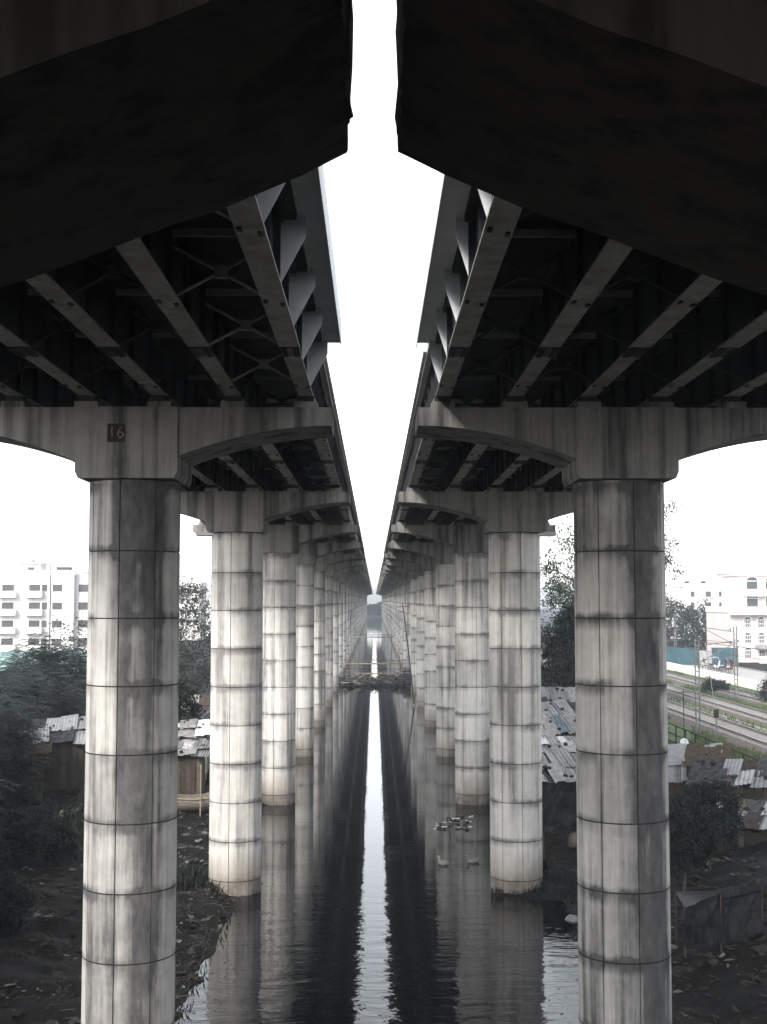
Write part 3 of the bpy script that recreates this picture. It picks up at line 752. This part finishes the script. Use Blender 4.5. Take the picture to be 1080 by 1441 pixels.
# other bank
shk('shanty with torn pale gable sheets under the dark feathery trees', 76, 1044, 2.0, 2.6, 3.0, 2.6, R(10), roofs=('tarp_dark', 'tarp_dark', 'tin'), rise=.8, nsheet=4)
shk('shanty with frayed thatch roof at the end of the littered bank', 10, 1062, 2.0, 2.8, 2.6, 2.4, R(14), roofs=('thatch', 'tarp_dark', 'tin'), rise=.8, nsheet=4, gap=True)
shk('corrugated roofed hut behind the white hut on the tree side bank', 284, 1030, 1.6, 3.0, 3.4, 2.2, R(-14), roofs=('tin', 'tin', 'plank'), rise=.9, walls='wall_mud', nsheet=4)
shk('white walled hut with pale sheets between the first two tree side piers', 262, 1036, 1.5, 2.4, 2.2, 2.3, R(4), roofs=('tarp_pale', 'plastic_white'), rise=.5, walls='tarp_pale', nsheet=3)
shk('dark boarded lean-to in front of the white walled hut', 258, 1062, 1.2, 2.0, 2.0, 2.4, R(2), roofs=('tarp_pale', 'tin'), rise=.3, nsheet=3)
shk('little brown roofed hut beneath the rounded dark tree', 287, 1002, 2.2, 3.0, 2.6, 2.0, R(6), roofs=('plank', 'tin'), rise=.8, walls='wall_mud', nsheet=3)

# tarpaulin shelter in the dark by the first railway side pier
sh = thing('tarp_shelter', 'sagging dark tarpaulin shelter hung from poles beside the first railway side pier', 'shelter', gloc(11.2, 41.5))
for x, y, h in ((-1.3, 0, 1.3), (-.2, -.2, 1.9), (1.2, .1, 1.9), (1.3, 1.6, 1.5), (-1.2, 1.6, 1.4)):
    m = MB(); m.tube([(x, y, -.3), (x, y, h)], .03, 6); m.build('pole', 'plank', sh)
m = MB(); m.sheet((-.2, -.2, .2), (1.2, .1, .3), (1.2, .1, 1.85), (-.2, -.2, 1.85), 12, 8, lambda u, v: -.45 * math.sin(u * 3.14) * v + .16 * nz(u * 6, v * 3) + .05 * nz(u * 15, v * 8), .01); m.build('hanging_sheet', 'tarp_dark', sh)
m = MB(); m.sheet((-1.4, -.05, .1), (-.2, -.25, .2), (-.2, -.25, 1.8), (-1.4, 0, 1.2), 12, 8, lambda u, v: .3 * nz(u * 5, v * 2) + .06 * nz(u * 15, v * 8), .01); m.build('hanging_sheet', 'tarp_dark', sh)
m = MB(); m.sheet((-1.3, 0, 1.25), (1.25, 0, 1.85), (1.3, 1.6, 1.5), (-1.2, 1.6, 1.4), 12, 8, lambda u, v: -.3 * math.sin(u * 3.14) * math.sin(v * 3.14), .01); m.build('roof_sheet', 'tarp_dark', sh)

# bamboo stack and loose poles
def stack(label, A, B, n, r, spread, name='bamboo_stack', mat='bamboo'):
    t = thing(name, label, 'poles', tuple(A)); A, B = Vector(A), Vector(B); D = B - A
    for k in range(n):
        o = Vector((U(-1, 1) * spread, U(-1, 1) * spread, (k // 4) * r * 2)); e = D * U(.85, 1.05)
        m = MB(); m.tube([o, o + e * .5 + rv(.03), o + e], [r, r * .95, r * .8], 6); m.build('pole', mat, t)
stack('stack of pale bamboo poles below the satellite dishes', atz(1036, 1138, 2.6), atz(1085, 1120, 2.9), 12, .05, .25)
stack('two long pale poles lying on the dark tree side bank', atz(-12, 1308, 1.2), atz(116, 1336, .8), 3, .04, .12)
stack('bundle of thin sticks fanned out beside the first tree side pier', atz(86, 1150, 1.4), atz(125, 1128, 2.0), 7, .025, .35)
stack('dark poles leaning by the tarpaulin shelter', atz(950, 1195, 1.8), atz(1075, 1235, 1.9), 5, .035, .6)

# boat drawn up on the tree side bank
bt = thing('wooden_boat', 'old wooden boat drawn up on the bank between the tree side piers', 'boat', (atz(272, 1135, 1.0).x, atz(272, 1135, 1.0).y, .75), R(12))
m = MB(); NS = 13; rows = 7; vs = []
for i in range(NS):
    f = i / (NS - 1) * 2 - 1; wv = .75 * (1 - abs(f) ** 2.6) + .04; sheer = .72 + .42 * f * f; keel = .0 + .28 * f ** 4
    for j in range(rows):
        a = j / (rows - 1) * 2 - 1; vs.append((f * 2.1, wv * math.copysign(abs(a) ** .75, a), keel + (sheer - keel) * abs(a) ** 2.2))
fs = [(i * rows + j, i * rows + j + 1, (i + 1) * rows + j + 1, (i + 1) * rows + j) for i in range(NS - 1) for j in range(rows - 1)]
K = len(vs); vs += [(x * .98, y * .95, z + .04) for x, y, z in vs]; fs += [tuple(k + K for k in f[::-1]) for f in fs]
for i in range(NS - 1):
    for j in (0, rows - 1): fs.append((i * rows + j, (i + 1) * rows + j, (i + 1) * rows + j + K, i * rows + j + K))
m.add(vs, fs); m.build('hull', 'boat_wood', bt, True)
for e in (-1, 1):
    m = MB(); m.tube([(f * 2.1, e * (.75 * (1 - abs(f) ** 2.6) + .05), .74 + .42 * f * f) for f in [k / 6 - 1 for k in range(13)]], .035, 5); m.build('gunwale', 'bamboo', bt)
for x in (-.9, 0, .9): m = MB(); m.box(x - .12, x + .12, -.62, .62, .55, .59); m.build('thwart', 'plank', bt)
m = MB(); m.tube([(.5, -.8, -.6), (.52, -.82, 2.6)], .035, 6); tag(m.build('mooring_pole', 'bamboo', None, False, bt.location), 'thin upright mooring pole beside the wooden boat', 'pole')

# hanging cloth, drum and other small things on the tree side bank
p = atz(40, 1112, 2.0); m = MB(); m.sheet((-.22, 0, 0), (.22, .05, .05), (.2, 0, 1.15), (-.16, 0, 1.2), 8, 8, rumple(3, .12), .012)
tag(m.build('hanging_cloth', 'tarp_pale', None, False, (p.x, p.y, 1.9)), 'torn pale cloth hanging under the dark trees', 'cloth')
p = atz(87, 1160, 1.4); m = MB(); lump(m, (0, 0, .3), .36, 31, 0, 1.2)
tag(m.build('filled_sack', 'wall_mud', None, True, (p.x, p.y, gz(p.x, p.y))), 'bulging brown sack standing by the fanned sticks', 'sack')
p = atz(42, 1212, 1.2); m = MB(); m.lathe([(.0, .86), (.05, .86), (.30, .86), (.31, .9), (.31, .6), (.325, .58), (.31, .56), (.31, .3), (.325, .28), (.31, .26), (.31, 0), (0, 0)], 14)
tag(m.build('rusty_drum', 'plank', None, True, (p.x, p.y, gz(p.x, p.y))), 'short rusty drum among litter on the tree side bank', 'drum')
p = atz(812, 1160, 1.6); m = MB(); lump(m, (0, 0, .4), .45, 77, 0, 1.1); tag(m.build('filled_sack', 'wall_mud', None, True, (p.x, p.y, gz(p.x, p.y))), 'bulging brown sack at the foot of the stilted shanty', 'sack')

# litter and rubble nobody could count
def rubbish(name, label, n, region, mats, pale):
    m = MB(); made = 0
    while made < n:
        x, y = region(); z = gz(x, y)
        if z < .03 or (nz(x * .45, y * .45, 2) < -.1 and rnd() < .8): continue
        made += 1; a = U(0, 6.28); s_ = U(.03, .15) * (2.6 if rnd() < .08 else 1) * (1 + .8 * max(0, nz(x * .5, y * .5, 9))); q = Vector((x, y, z + .01))
        k = rnd()
        if k < .62:
            d1 = Vector((math.cos(a), math.sin(a), U(-.25, .35))) * s_; d2 = Vector((-math.sin(a), math.cos(a), U(-.1, .3))) * s_ * U(.4, 1)
            m.sheet(q, q + d1, q + d1 + d2 + Vector((0, 0, U(-.03, .06))), q + d2, 2, 1, rumple(made, .03), .008, 1 if rnd() < pale(x, y) else 0)
        elif k < .72:
            L = U(.15, .8); m.tube([q, q + Vector((math.cos(a), math.sin(a), U(-.03, .22))) * L], U(.006, .016), 4, 2)
        else:
            o = len(m.v); r_ = s_ * .45
            for v in ((1, 0, 0), (0, 1, 0), (-1, 0, 0), (0, -1, 0), (0, 0, .8), (0, 0, -.6)): m.v.append(tuple(q + Vector(v) * r_ * U(.6, 1.2)))
            for f in ((0, 1, 4), (1, 2, 4), (2, 3, 4), (3, 0, 4), (1, 0, 5), (2, 1, 5), (3, 2, 5), (0, 3, 5)): m.f.append(tuple(o + i for i in f)); m.m.append(0)
    for k in range(n // 45):     # rags, bags and torn sheeting
        x, y = region(); z = gz(x, y)
        if z < .03: continue
        a = U(0, 6.28); w, h_ = U(.2, .75), U(.15, .4); q = Vector((x, y, z + .03)); d1 = Vector((math.cos(a), math.sin(a), U(-.1, .15))) * w; d2 = Vector((-math.sin(a), math.cos(a), U(-.05, .2))) * h_
        if k % 3: m.sheet(q, q + d1, q + d1 * U(.8, 1.1) + d2, q + d2, 6, 4, rumple(k * 1.7, .16), .01, 1 if rnd() < pale(x, y) + .06 else 0)
        else: lump(m, q, U(.08, .2), k * 2.3, 1 if rnd() < pale(x, y) + .04 else 0, .6)
    tag(m.build(name, mats), label, kind='stuff')
def reg_l():
    y = 34 + 62 * rnd() ** 1.3; return (shore_l(y) - 11 * rnd() ** 1.5, y)
def reg_r():
    y = 34 + 66 * rnd() ** 1.2; return (shore_r(y) + 11 * rnd() ** 1.2 - .4, y)
rubbish('bank_litter', 'scattered litter, sticks and rubble over the tree side bank', 14000, reg_l, ['rubble', 'litter', 'plank'], lambda x, y: .1 + .8 * math.exp(-((y - 61) / 7) ** 2) * math.exp(-((x + 9.6) / 1.8) ** 2))
rubbish('bank_litter', 'scattered litter, sticks and rubble over the railway side bank', 12000, reg_r, ['rubble', 'litter', 'plank'], lambda x, y: .07)
def reg_s():
    a = U(0, 6.28); r_ = 2.4 * math.sqrt(rnd()); return (6.6 + r_ * math.cos(a), 55.2 + r_ * math.sin(a))
m = MB()
for k in range(2600):
    if k % 3 == 0: x, y = reg_s()
    elif k % 3 == 1: x, y = -6.4 - U(0, 1.8), 55.2 + U(-2.2, 1.6)
    else:
        y = U(36, 95); x = shore_l(y) - U(0, .8) if rnd() < .6 else shore_r(y) + U(0, .8)
    z = gz(x, y)
    if z < -.03: continue
    d = Vector((U(-.6, .6), U(-.6, .6), 1)).normalized() * U(.12, .42) * (1.6 if k % 3 == 1 and rnd() < .4 else 1); leaf_quad(m, Vector((x, y, z)), d, .03)
tag(m.build('shore_weeds', 'leaf_dark'), 'dark weeds fringing the mud at the water line', kind='stuff')

# ------------------------------------------------------------------ railway
def track(X, label):
    t = thing('railway_track', label, 'railway track', (X, 60, 3.0), 0, 'railway tracks')
    y0, y1 = -140, 560
    m = MB(); m.prism([(-2.1, .0), (2.1, .0), (1.45, .28), (-1.45, .28)], y0, y1); m.build('ballast_bed', 'ballast', t)
    for e in (-.87, .87):
        m = MB(); m.prism([(e - .07, .36), (e + .07, .36), (e + .07, .375), (e + .015, .39), (e + .015, .49), (e + .036, .50), (e + .036, .53), (e - .036, .53), (e - .036, .50), (e - .015, .49), (e - .015, .39), (e - .07, .375)], y0, y1); m.build('rail', 'rail_steel', t)
    m = MB(); y = 5
    while y < 200: m.box(-1.35, 1.35, y, y + .25, .18, .359); y += .62
    tag(m.build('sleepers', 'sleeper', t), kind='stuff')
track(24.9, 'railway track nearest the iron railing'); track(29.9, 'middle railway track with pale ballast shoulder'); track(35.0, 'railway track half lost in grass by the picket fence')
m = MB()
for a, b in ((27.2, 27.75),): m.box(a, b, -60, 450, 2.9, 3.16)
tag(m.build('cable_trough', 'sleeper'), 'long low concrete cable trough between the railway tracks', 'trough')
m = MB(); m.box(40.5, 50, -100, 500, 2.5, 3.012); tag(m.build('road', 'road'), 'pale dusty road beyond the railway', kind='structure')
for x, nm in ((40.2, 'near'), (50, 'far')):
    m = MB(); m.box(x, x + .3, -100, 500, 2.5, 3.14); tag(m.build('kerb', 'sleeper'), 'low concrete kerb of the road', kind='structure')
m = MB()
def reg_g(k):
    c = rnd()
    if c < .42: return U(31.8, 33.0) if rnd() < .4 else U(36.9, 38.4)
    if c < .7: return U(33, 36.8)
    return U(19.9, 23.0) if rnd() < .8 else U(26.8, 28)
for k in range(40000):
    x = reg_g(k); y = U(62, 185)
    if nz(x * .35, y * .12, 5) < -.05: continue
    d = Vector((U(-.5, .5), U(-.5, .5), 1)).normalized() * U(.15, .5); leaf_quad(m, Vector((x, y, 3.0)), d, .045, 0 if rnd() < .7 else 1)
tag(m.build('grass', ['grass', 'leaf_light']), 'green grass growing between the tracks and along the fence', kind='stuff')
m = MB()
for k, (x0, x1) in enumerate(((19.6, 22.7), (31.9, 33.0), (36.9, 40.2))): m.box(x0, x1, 40, 260, 2.6, 3.02)
tag(m.build('grass_verge', 'grass'), 'green grass verges beside the railway tracks', kind='structure')
# iron railing
rl = thing('iron_railing', 'dark iron railing between the shanties and the railway', 'railing', (19.3, 30, 3.0))
for z in (.62, 1.22): m = MB(); m.tube([(0, 0, z), (0, 170, z)], .045, 6); m.build('rail', 'black_iron', rl)
m = MB(); m.tube([(0, 0, -.6), (0, 0, 1.25)], .05, 6); pm = m.mesh('post', 'black_iron')
for k in range(69): link('post', pm, rl, (0, k * 2.5, 0))
# picket fence
pf = thing('picket_fence', 'white picket fence along the edge of the pale road', 'fence', (39.4, 95, 3.0))
m = MB(); y = 0
while y < 110: m.box(-.05, .05, y, y + .16, 0, 1.0); y += .36
tag(m.build('pickets', 'trim_white', pf), kind='stuff')
for z in (.25, .8): m = MB(); m.box(.051, .11, 0, 110, z, z + .09); m.build('rail', 'trim_white', pf)
# catenary poles
def mast(label, px, py, top, arm, h2=.0):
    b = atz(px, py, 3.0); t = thing('catenary_mast', label, 'mast', b, 0, 'railway masts'); H = top
    m = MB()
    for e in (-.13, .13): m.box(e - .03, e + .03, -.09, .09, -.2, H)
    k = 0; z = .3
    while z < H - .4: m.box(-.10, .10, -.012, .012, z, z + .06, 0, Matrix.Rotation(0, 4, 'Y')); z += .45
    m.build('post', 'pole_steel', t)
    if arm:
        m = MB(); m.tube([(0, 0, H - .5), (arm, 0, H - .1)], .035, 6); m.tube([(0, 0, H - 1.7), (arm, 0, H - .15)], .03, 6); m.tube([(0, 0, H - 1.5), (arm * .9, 0, H - 1.25)], .025, 6); m.build('cantilever', 'pole_steel', t)
        for z in (H - .45, H - 1.6):
            m = MB()
            for q in range(4): m.lathe([(.03, 0), (.11, .02), (.03, .06)], 10, (arm * .16, 0, z + .07 * q))
            m.build('insulator', 'insulator', t)
    return b
b1 = mast('latticed steel mast with black insulators beside the nearest track', 983, 1036, 6.6, 2.9)
b2 = mast('plain steel mast with slanting stay beyond the middle track', 1037, 990, 6.9, -2.9)
mast('far thin mast beside the hoarding', 951, 928, 7.2, 0)
def wire(label, A, B, sag, r=.012, name='overhead_wire'):
    A, B = Vector(A), Vector(B); m = MB(); m.tube([A.lerp(B, i / 16) - Vector((0, 0, sag * 4 * (i / 16) * (1 - i / 16))) for i in range(17)], r, 4, 0, False)
    tag(m.build(name, 'black_iron'), label, 'wire', 'wires over the railway')
wire('overhead contact wire above the nearest railway track', (24.9, -30, 8.7), (24.9, 330, 8.7), .3)
wire('overhead contact wire above the middle railway track', (29.9, -30, 8.7), (29.9, 330, 8.7), .3)
wire('upper messenger wire above the nearest railway track', (24.9, -30, 9.6), (24.9, 330, 9.6), .6)
wire('slack service wire from the masts to the pink building', b1 + Vector((0, 0, 6.4)), (62, 190, 9), 1.0)
m = MB(); a = atd(993, 905, 87); m.tube([a, atz(1007, 1000, 4.2)], .02, 5); tag(m.build('stay_wire', 'trim_white'), 'pale stay wire slanting down from the latticed mast', 'wire')
p = atz(1009, 1042, 3.0); sp_ = thing('signal_post', 'short grey equipment post with a dark box beside the nearest track', 'post', p)
m = MB(); m.tube([(0, 0, -.2), (0, 0, 1.7)], .06, 8); m.build('post', 'pole_steel', sp_); m = MB(); m.box(-.14, .14, -.1, .1, 1.5, 2.05); m.build('equipment_box', 'black_iron', sp_)
m = MB(); p = atz(963, 1040, 3.0); m.tube([(p.x, p.y, 2.8), (p.x, p.y, 6.3)], .03, 6); m.tube([(p.x - .3, p.y, 6.1), (p.x + .3, p.y, 6.1)], .02, 4); tag(m.build('thin_pole', 'black_iron'), 'thin dark pole rising by the iron railing', 'pole')
# satellite dishes
def dish(px, py, z, r, az, label, mat='dish_white'):
    p = atz(px, py, z); t = thing('satellite_dish', label, 'satellite dish', (p.x, p.y, z), az, 'dishes on the shanties')
    T = Matrix.Rotation(R(62), 4, 'X')
    m = MB(); pr = [(r * f, .22 * r * f * f) for f in (0.02, .25, .5, .75, 1)]; m.lathe(pr, 20); m.lathe([(a, b - .012) for a, b in pr[::-1]], 20); m.v = [tuple(T @ Vector(v)) for v in m.v]; m.build('reflector', mat, t, True)
    m = MB(); q = T @ Vector((0, 0, r * .9)); m.tube([T @ Vector((0, -r * .9, .15 * r)), q], .012, 5); m.tube([q, q * .85], .035, 6); m.build('feed_arm', 'pole_steel', t)
    m = MB(); m.tube([(0, .06, -.9), (0, .06, .05)], .025, 6); m.build('mast', 'pole_steel', t)
dish(963, 1045, 4.6, .24, R(10), 'round white satellite dish above the pale patched roof')
dish(1018, 1063, 4.8, .24, R(60), 'white satellite dish turned edgeways beside the thatched hut')
dish(1041, 1077, 4.3, .22, R(20), 'grey satellite dish half hidden in the dark roofs', 'tin')
dish(1066, 1105, 4.0, .28, R(55), 'grey satellite dish above the bamboo stack', 'tin')

# ------------------------------------------------------------------ hoarding, carts, buildings
hb = thing('teal_hoarding', 'long teal sheet hoarding beside the road', 'hoarding', (43, 184, 3))
for k in range(12):
    if k in (6, 7): continue
    m = MB(); m.sheet((k * .95 - 2.2, 0, .05), (k * .95 - 1.27, 0, .05), (k * .95 - 1.27, 0, 2.5), (k * .95 - 2.2, 0, 2.5), 12, 1, corr(4, .02), .01); m.build('sheet_panel', 'teal_sheet', hb)
m = MB(); m.box(3.55, 5.4, .02, .08, .05, 2.1); m.build('gate', 'tarp_pale', hb)
for k in range(7): m = MB(); m.box(k * 1.9 - 2.25, k * 1.9 - 2.17, .05, .12, -.1, 2.6); m.build('post', 'pole_steel', hb)
def cart(x, y, rz, mat, label):
    t = thing('cycle_rickshaw', label, 'rickshaw', (x, y, 3.012), rz, 'rickshaws parked by the hoarding')
    for (wx, wy) in ((.45, 0), (-.45, 0), (0, 1.45)):
        w = MB(); ring = [(wx, wy + .34 * math.cos(a), .35 + .34 * math.sin(a)) for a in [k * math.pi / 8 for k in range(17)]]; w.tube(ring, .03, 5, 0, False); w.box(wx - .01, wx + .01, wy - .33, wy + .33, .335, .365); w.box(wx - .01, wx + .01, wy - .015, wy + .015, .03, .67); w.build('wheel', 'black_iron', t)
    m = MB(); m.box(-.42, .42, -.3, .35, .5, .75); m.box(-.42, .42, -.38, -.28, .75, 1.2); m.build('passenger_seat', mat, t)
    m = MB(); m.sheet((-.48, -.45, 1.2), (.48, -.45, 1.2), (.48, .5, 1.75), (-.48, .5, 1.75), 6, 8, lambda u, v: .3 * math.sin(v * 3.14), .02); m.build('hood', mat, t)
    m = MB(); m.tube([(0, .3, .5), (0, .8, .45), (0, 1.45, .35)], .03, 5); m.tube([(0, .8, .45), (0, .85, .9)], .025, 5); m.tube([(0, 1.45, .35), (0, 1.3, 1.0)], .025, 5); m.tube([(-.25, 1.25, 1.02), (.25, 1.25, 1.02)], .02, 5); m.build('frame', 'black_iron', t)
    m = MB(); m.box(-.1, .1, .72, .98, .9, .96); m.build('saddle', 'cart_dark', t)
for k, (px, py, mt, lab) in enumerate(((1001, 942, 'cart_dark', 'dark cycle rickshaw first in the row under the teal hoarding'), (1009, 944, 'plastic_white', 'cycle rickshaw with a white hood under the teal hoarding'), (1018, 946, 'cart_dark', 'dark cycle rickshaw between the white and red hooded ones'), (1027, 948, 'cart_red', 'cycle rickshaw with a dull red hood at the end of the row'))):
    p = atz(px, py, 3.0); cart(p.x, p.y, R(70 + 10 * k), mt, lab)

def window(m_parent, x0, x1, z0, z1, y, arched=False, balcony=False, grille=False, glass='dark_glass'):
    w = MB(); t = .09
    w.box(x0 - t, x1 + t, y - .06, y - .001, z1, z1 + t); w.box(x0 - t, x0, y - .06, y - .001, z0, z1); w.box(x1, x1 + t, y - .06, y - .001, z0, z1); w.box(x0 - t - .06, x1 + t + .06, y - .16, y - .001, z0 - t, z0)
    if arched:
        cx, r = (x0 + x1) / 2, (x1 - x0) / 2
        pr = [(cx + r * math.cos(a), z1 + t + r * .7 * math.sin(a)) for a in [k * math.pi / 8 for k in range(9)]]; w.prism(pr, y - .05, y - .001, 1)
        po = [(cx + (r + .14) * math.cos(a), z1 + t + (r * .7 + .14) * math.sin(a)) for a in [k * math.pi / 8 for k in range(9)]] + [(a, b) for a, b in pr[::-1]]
        w.prism(po, y - .09, y - .002, 0)
    fr = w.build('window', ['trim_white', 'dark_glass'], m_parent)
    p = MB(); p.box(x0, x1, y - .02, y - .003, z0, z1); p.build('pane', glass, fr)
    if grille:
        g = MB(); k = x0 + .15
        while k < x1: g.box(k, k + .05, y - .05, y - .03, z0, z1); k += .28
        g.box(x0, x1, y - .05, y - .03, (z0 + z1) / 2 - .03, (z0 + z1) / 2 + .03); g.build('grille', 'trim_white', fr)
    if balcony:
        b = MB(); b.box(x0 - .5, x1 + .5, y - 1.1, y - .002, z0 - .95, z0 - .8); b.box(x0 - .5, x1 + .5, y - 1.1, y - 1.0, z0 - .8, z0 + .12); b.box(x0 - .5, x0 - .4, y - 1.0, y - .002, z0 - .8, z0 + .12); b.box(x1 + .4, x1 + .5, y - 1.0, y - .002, z0 - .8, z0 + .12); b.build('balcony', 'trim_white', fr)
def block(name, label, x0, x1, y, dp, z0, z1, mat, group='buildings behind the haze'):
    t = thing(name, label, 'building', (x0, y, z0), 0, group); H = z1 - z0; W = x1 - x0
    m = MB(); m.box(0, W, 0, dp, 0, H); m.build('wall', mat, t)
    m = MB(); m.box(-.15, W + .15, -.15, dp + .15, H + .001, H + .12); m.box(-.1, W + .1, -.1, .1, H + .121, H + .85); m.box(-.1, .1, .1, dp, H + .121, H + .85); m.box(W - .1, W + .1, .1, dp, H + .121, H + .85); m.build('roof_parapet', 'trim_white', t)
    return t
# white apartment block beyond the trees
def px_x(px, d): return atd(px, 845, d).x
D = 212
ap = block('apartment_block', 'white four storey apartment block with balconies above the dark trees', px_x(-60, D), px_x(104, D), D, 12, 2.5, CZ + 4.2, 'white_wall')
ox = px_x(-60, D)
for r_ in range(4):
    zc = (atd(0, 828 + 25.3 * r_, D).z) - 2.5
    for px0, px1, bal in ((-45, -30, True), (-18, -8, False), (3, 20, True), (41, 57, True), (59, 67, False), (74, 88, False)):
        window(ap, px_x(px0, D) - ox, px_x(px1, D) - ox, zc - .55, zc + .65, 0, False, bal, glass='shutter')
m = MB(); m.tube([(px_x(71, D) - ox, -.1, 0), (px_x(71, D) - ox, -.1, CZ + 3.6)], .07, 6); m.build('down_pipe', 'shutter', ap)
W_ = px_x(104, D) - ox
m = MB(); m.box(W_ + .002, W_ + 2.6, 1.2, 9, 0, CZ + 1.9); m.build('side_wing', 'white_wall', ap)
for r_ in range(4):
    zc = (atd(0, 828 + 25.3 * r_, D).z) - 2.5; window(ap, W_ + .5, W_ + 2.2, zc - .6, zc + .7, 1.2, glass='shutter')
rt = MB(); a, b = px_x(22, D) - ox, px_x(52, D) - ox; rt.box(a, b, 2, 6, CZ + 1.83, CZ + 3.6); rt.box(a - .3, b + .3, 1.7, 6.3, CZ + 3.601, CZ + 3.85); rt.box(a + .3, b - 1.6, 2.5, 5, CZ + 3.851, CZ + 4.5); rt.build('stair_tower', 'white_wall', ap)
window(ap, px_x(34, D) - ox, px_x(44, D) - ox, CZ + 2.0, CZ + 3.1, 2, glass='shutter')
m = MB(); a = px_x(76, D) - ox; m.box(a, a + 2.1, 1.5, 3.5, CZ + 1.83, CZ + 3.1); m.build('water_tank', 'shutter', ap)
# green sheet fence in front of it
gf = thing('green_fence', 'pale green sheet fence below the white apartment block', 'fence', (px_x(-20, 170), 170, 2.8))
for k in range(16): m = MB(); m.box(k * 1.0, k * 1.0 + .97, 0, .03, 0, 2.6 + .05 * math.sin(k)); m.build('sheet_panel', 'fence_green', gf)
for k in range(9): m = MB(); m.box(k * 2 - .04, k * 2 + .04, .031, .1, -.1, 2.7); m.build('post', 'pole_steel', gf)
# pale flats between the first two tree side piers
D = 300
fb2 = block('distant_flats', 'pale hazy flats seen between the first two tree side piers', px_x(236, D), px_x(283, D), D, 10, 3, atd(0, 824, D).z, 'cream_wall'); ox = px_x(236, D)
for r_ in range(4):
    for px in (243, 254, 263, 273):
        zc = atd(0, 832 + 15 * r_, D).z - 3; window(fb2, px_x(px, D) - ox, px_x(px + 5, D) - ox, zc - .6, zc + .7, 0, False, px in (254, 273), glass='shutter')
m = MB(); m.box(2, 5, 2, 6, atd(0, 824, D).z - 3 + .12, atd(0, 812, D).z - 3); m.build('stair_tower', 'cream_wall', fb2)
fb3 = block('distant_flats', 'lower hazy flats joined behind the pale flats', px_x(284, 340), px_x(330, 340), 340, 10, 3, atd(0, 838, 340).z, 'white_wall'); 
for r_ in range(3):
    for q in range(3): window(fb3, .8 + q * 2.6, 2.2 + q * 2.6, 1.5 + r_ * 3.2, 2.9 + r_ * 3.2, 0, glass='shutter')
# pink house with arched windows
D = 192
pk = block('pink_house', 'pink stuccoed house with arched windows beyond the road', px_x(1028, D), px_x(1150, D), D, 14, 3, atd(0, 862, D).z, 'pink_wall'); ox = px_x(1028, D)
for r_, py in enumerate((876, 898, 919)):
    zc = atd(0, py, D).z - 3
    for px in (1047, 1066, 1086, 1106): window(pk, px_x(px, D) - ox, px_x(px + 9, D) - ox, zc - .75, zc + .35, 0, True, False, True)
zt = atd(0, 862, D).z - 3
m = MB(); m.box(-.4, 13.4, -1.2, -.151, zt - .35, zt - .05); m.build('cornice', 'trim_white', pk)
m = MB(); m.box(2.2, 12.5, 2.5, 12, zt + .1, zt + 5.6); m.build('upper_storeys', 'pink_wall', pk); m = MB(); m.box(2, 12.7, 2.2, 12.3, zt + 5.601, zt + 5.8); m.box(2.4, 5, 4, 7, zt + 5.801, zt + 7.4); m.build('roof_slab', 'trim_white', pk)
for q in range(3):
    for r_ in range(2): window(pk, 3.2 + q * 2.9, 4.9 + q * 2.9, zt + .8 + r_ * 2.6, zt + 2.1 + r_ * 2.6, 2.5, True, r_ == 1)
m = MB(); m.sheet((3.5, -1.8, 2.0), (9.5, -1.8, 2.0), (9.5, -.01, 2.6), (3.5, -.01, 2.6), 20, 2, corr(16, .03), .02); m.build('awning', 'tin', pk)
m = MB(); m.box(3.2, 9.8, -3.4, -3.2, 0, 1.1); m.build('compound_wall', 'cream_wall', pk)
# white tower and hazy blocks
D = 300
wt = block('white_flats', 'white hazy flats with paired windows behind the teal hoarding', px_x(962, D), px_x(1052, D), D, 14, 3, atd(0, 826, D).z, 'white_wall'); ox = px_x(962, D)
for r_ in range(5):
    zc = atd(0, 836 + 15.3 * r_, D).z - 3
    for px, w in ((972, 6), (993, 8), (1012, 4), (1025, 4), (1034, 7), (1046, 4)): window(wt, px_x(px, D) - ox, px_x(px + w, D) - ox, zc - .65, zc + .65, 0, glass='shutter')
m = MB(); a = px_x(1022, D) - ox; zt = atd(0, 826, D).z - 3; m.box(a, a + 5, 2, 8, zt + .12, zt + 3.2); m.box(a - .8, a + 6.5, 1.5, 8.5, zt + 3.201, zt + 3.4); m.build('stair_tower', 'white_wall', wt)
for q in (1.5, 5.4):
    m = MB(); m.lathe([(0, 1.3), (.35, 1.28), (.6, 1.05), (.6, .1), (.6, 0)], 14, (a - 3 - q, 3, zt + .12)); m.build('water_tank', 'black_iron', wt, True)
D = 420
w2 = block('hazy_flats', 'faintest white flats in the haze behind the round tree', px_x(925, D), px_x(985, D), D, 14, 3, atd(0, 822, D).z, 'white_wall'); ox = px_x(925, D)
for r_ in range(5):
    for q in range(4): window(w2, 1 + q * 3.3, 2.6 + q * 3.3, 1.5 + r_ * 3.1, 3 + r_ * 3.1, 0, glass='shutter')
# ------------------------------------------------------------------ haze
m = MB(); m.box(-640, 640, -140, 1640, -2.6, 27)
hz = m.build('haze', 'mud'); hz.data.materials.clear(); tag(hz, 'thin pale morning haze', kind='stuff')
hm = bpy.data.materials.new('haze'); hm.use_nodes = True; hn = hm.node_tree.nodes; hn.clear()
ho = hn.new('ShaderNodeOutputMaterial'); hv = hn.new('ShaderNodeVolumePrincipled'); hv.inputs['Color'].default_value = (.86, .93, 1, 1); hv.inputs['Density'].default_value = .0007; hv.inputs['Anisotropy'].default_value = .62
hm.node_tree.links.new(hv.outputs[0], ho.inputs['Volume']); hz.data.materials.append(hm)
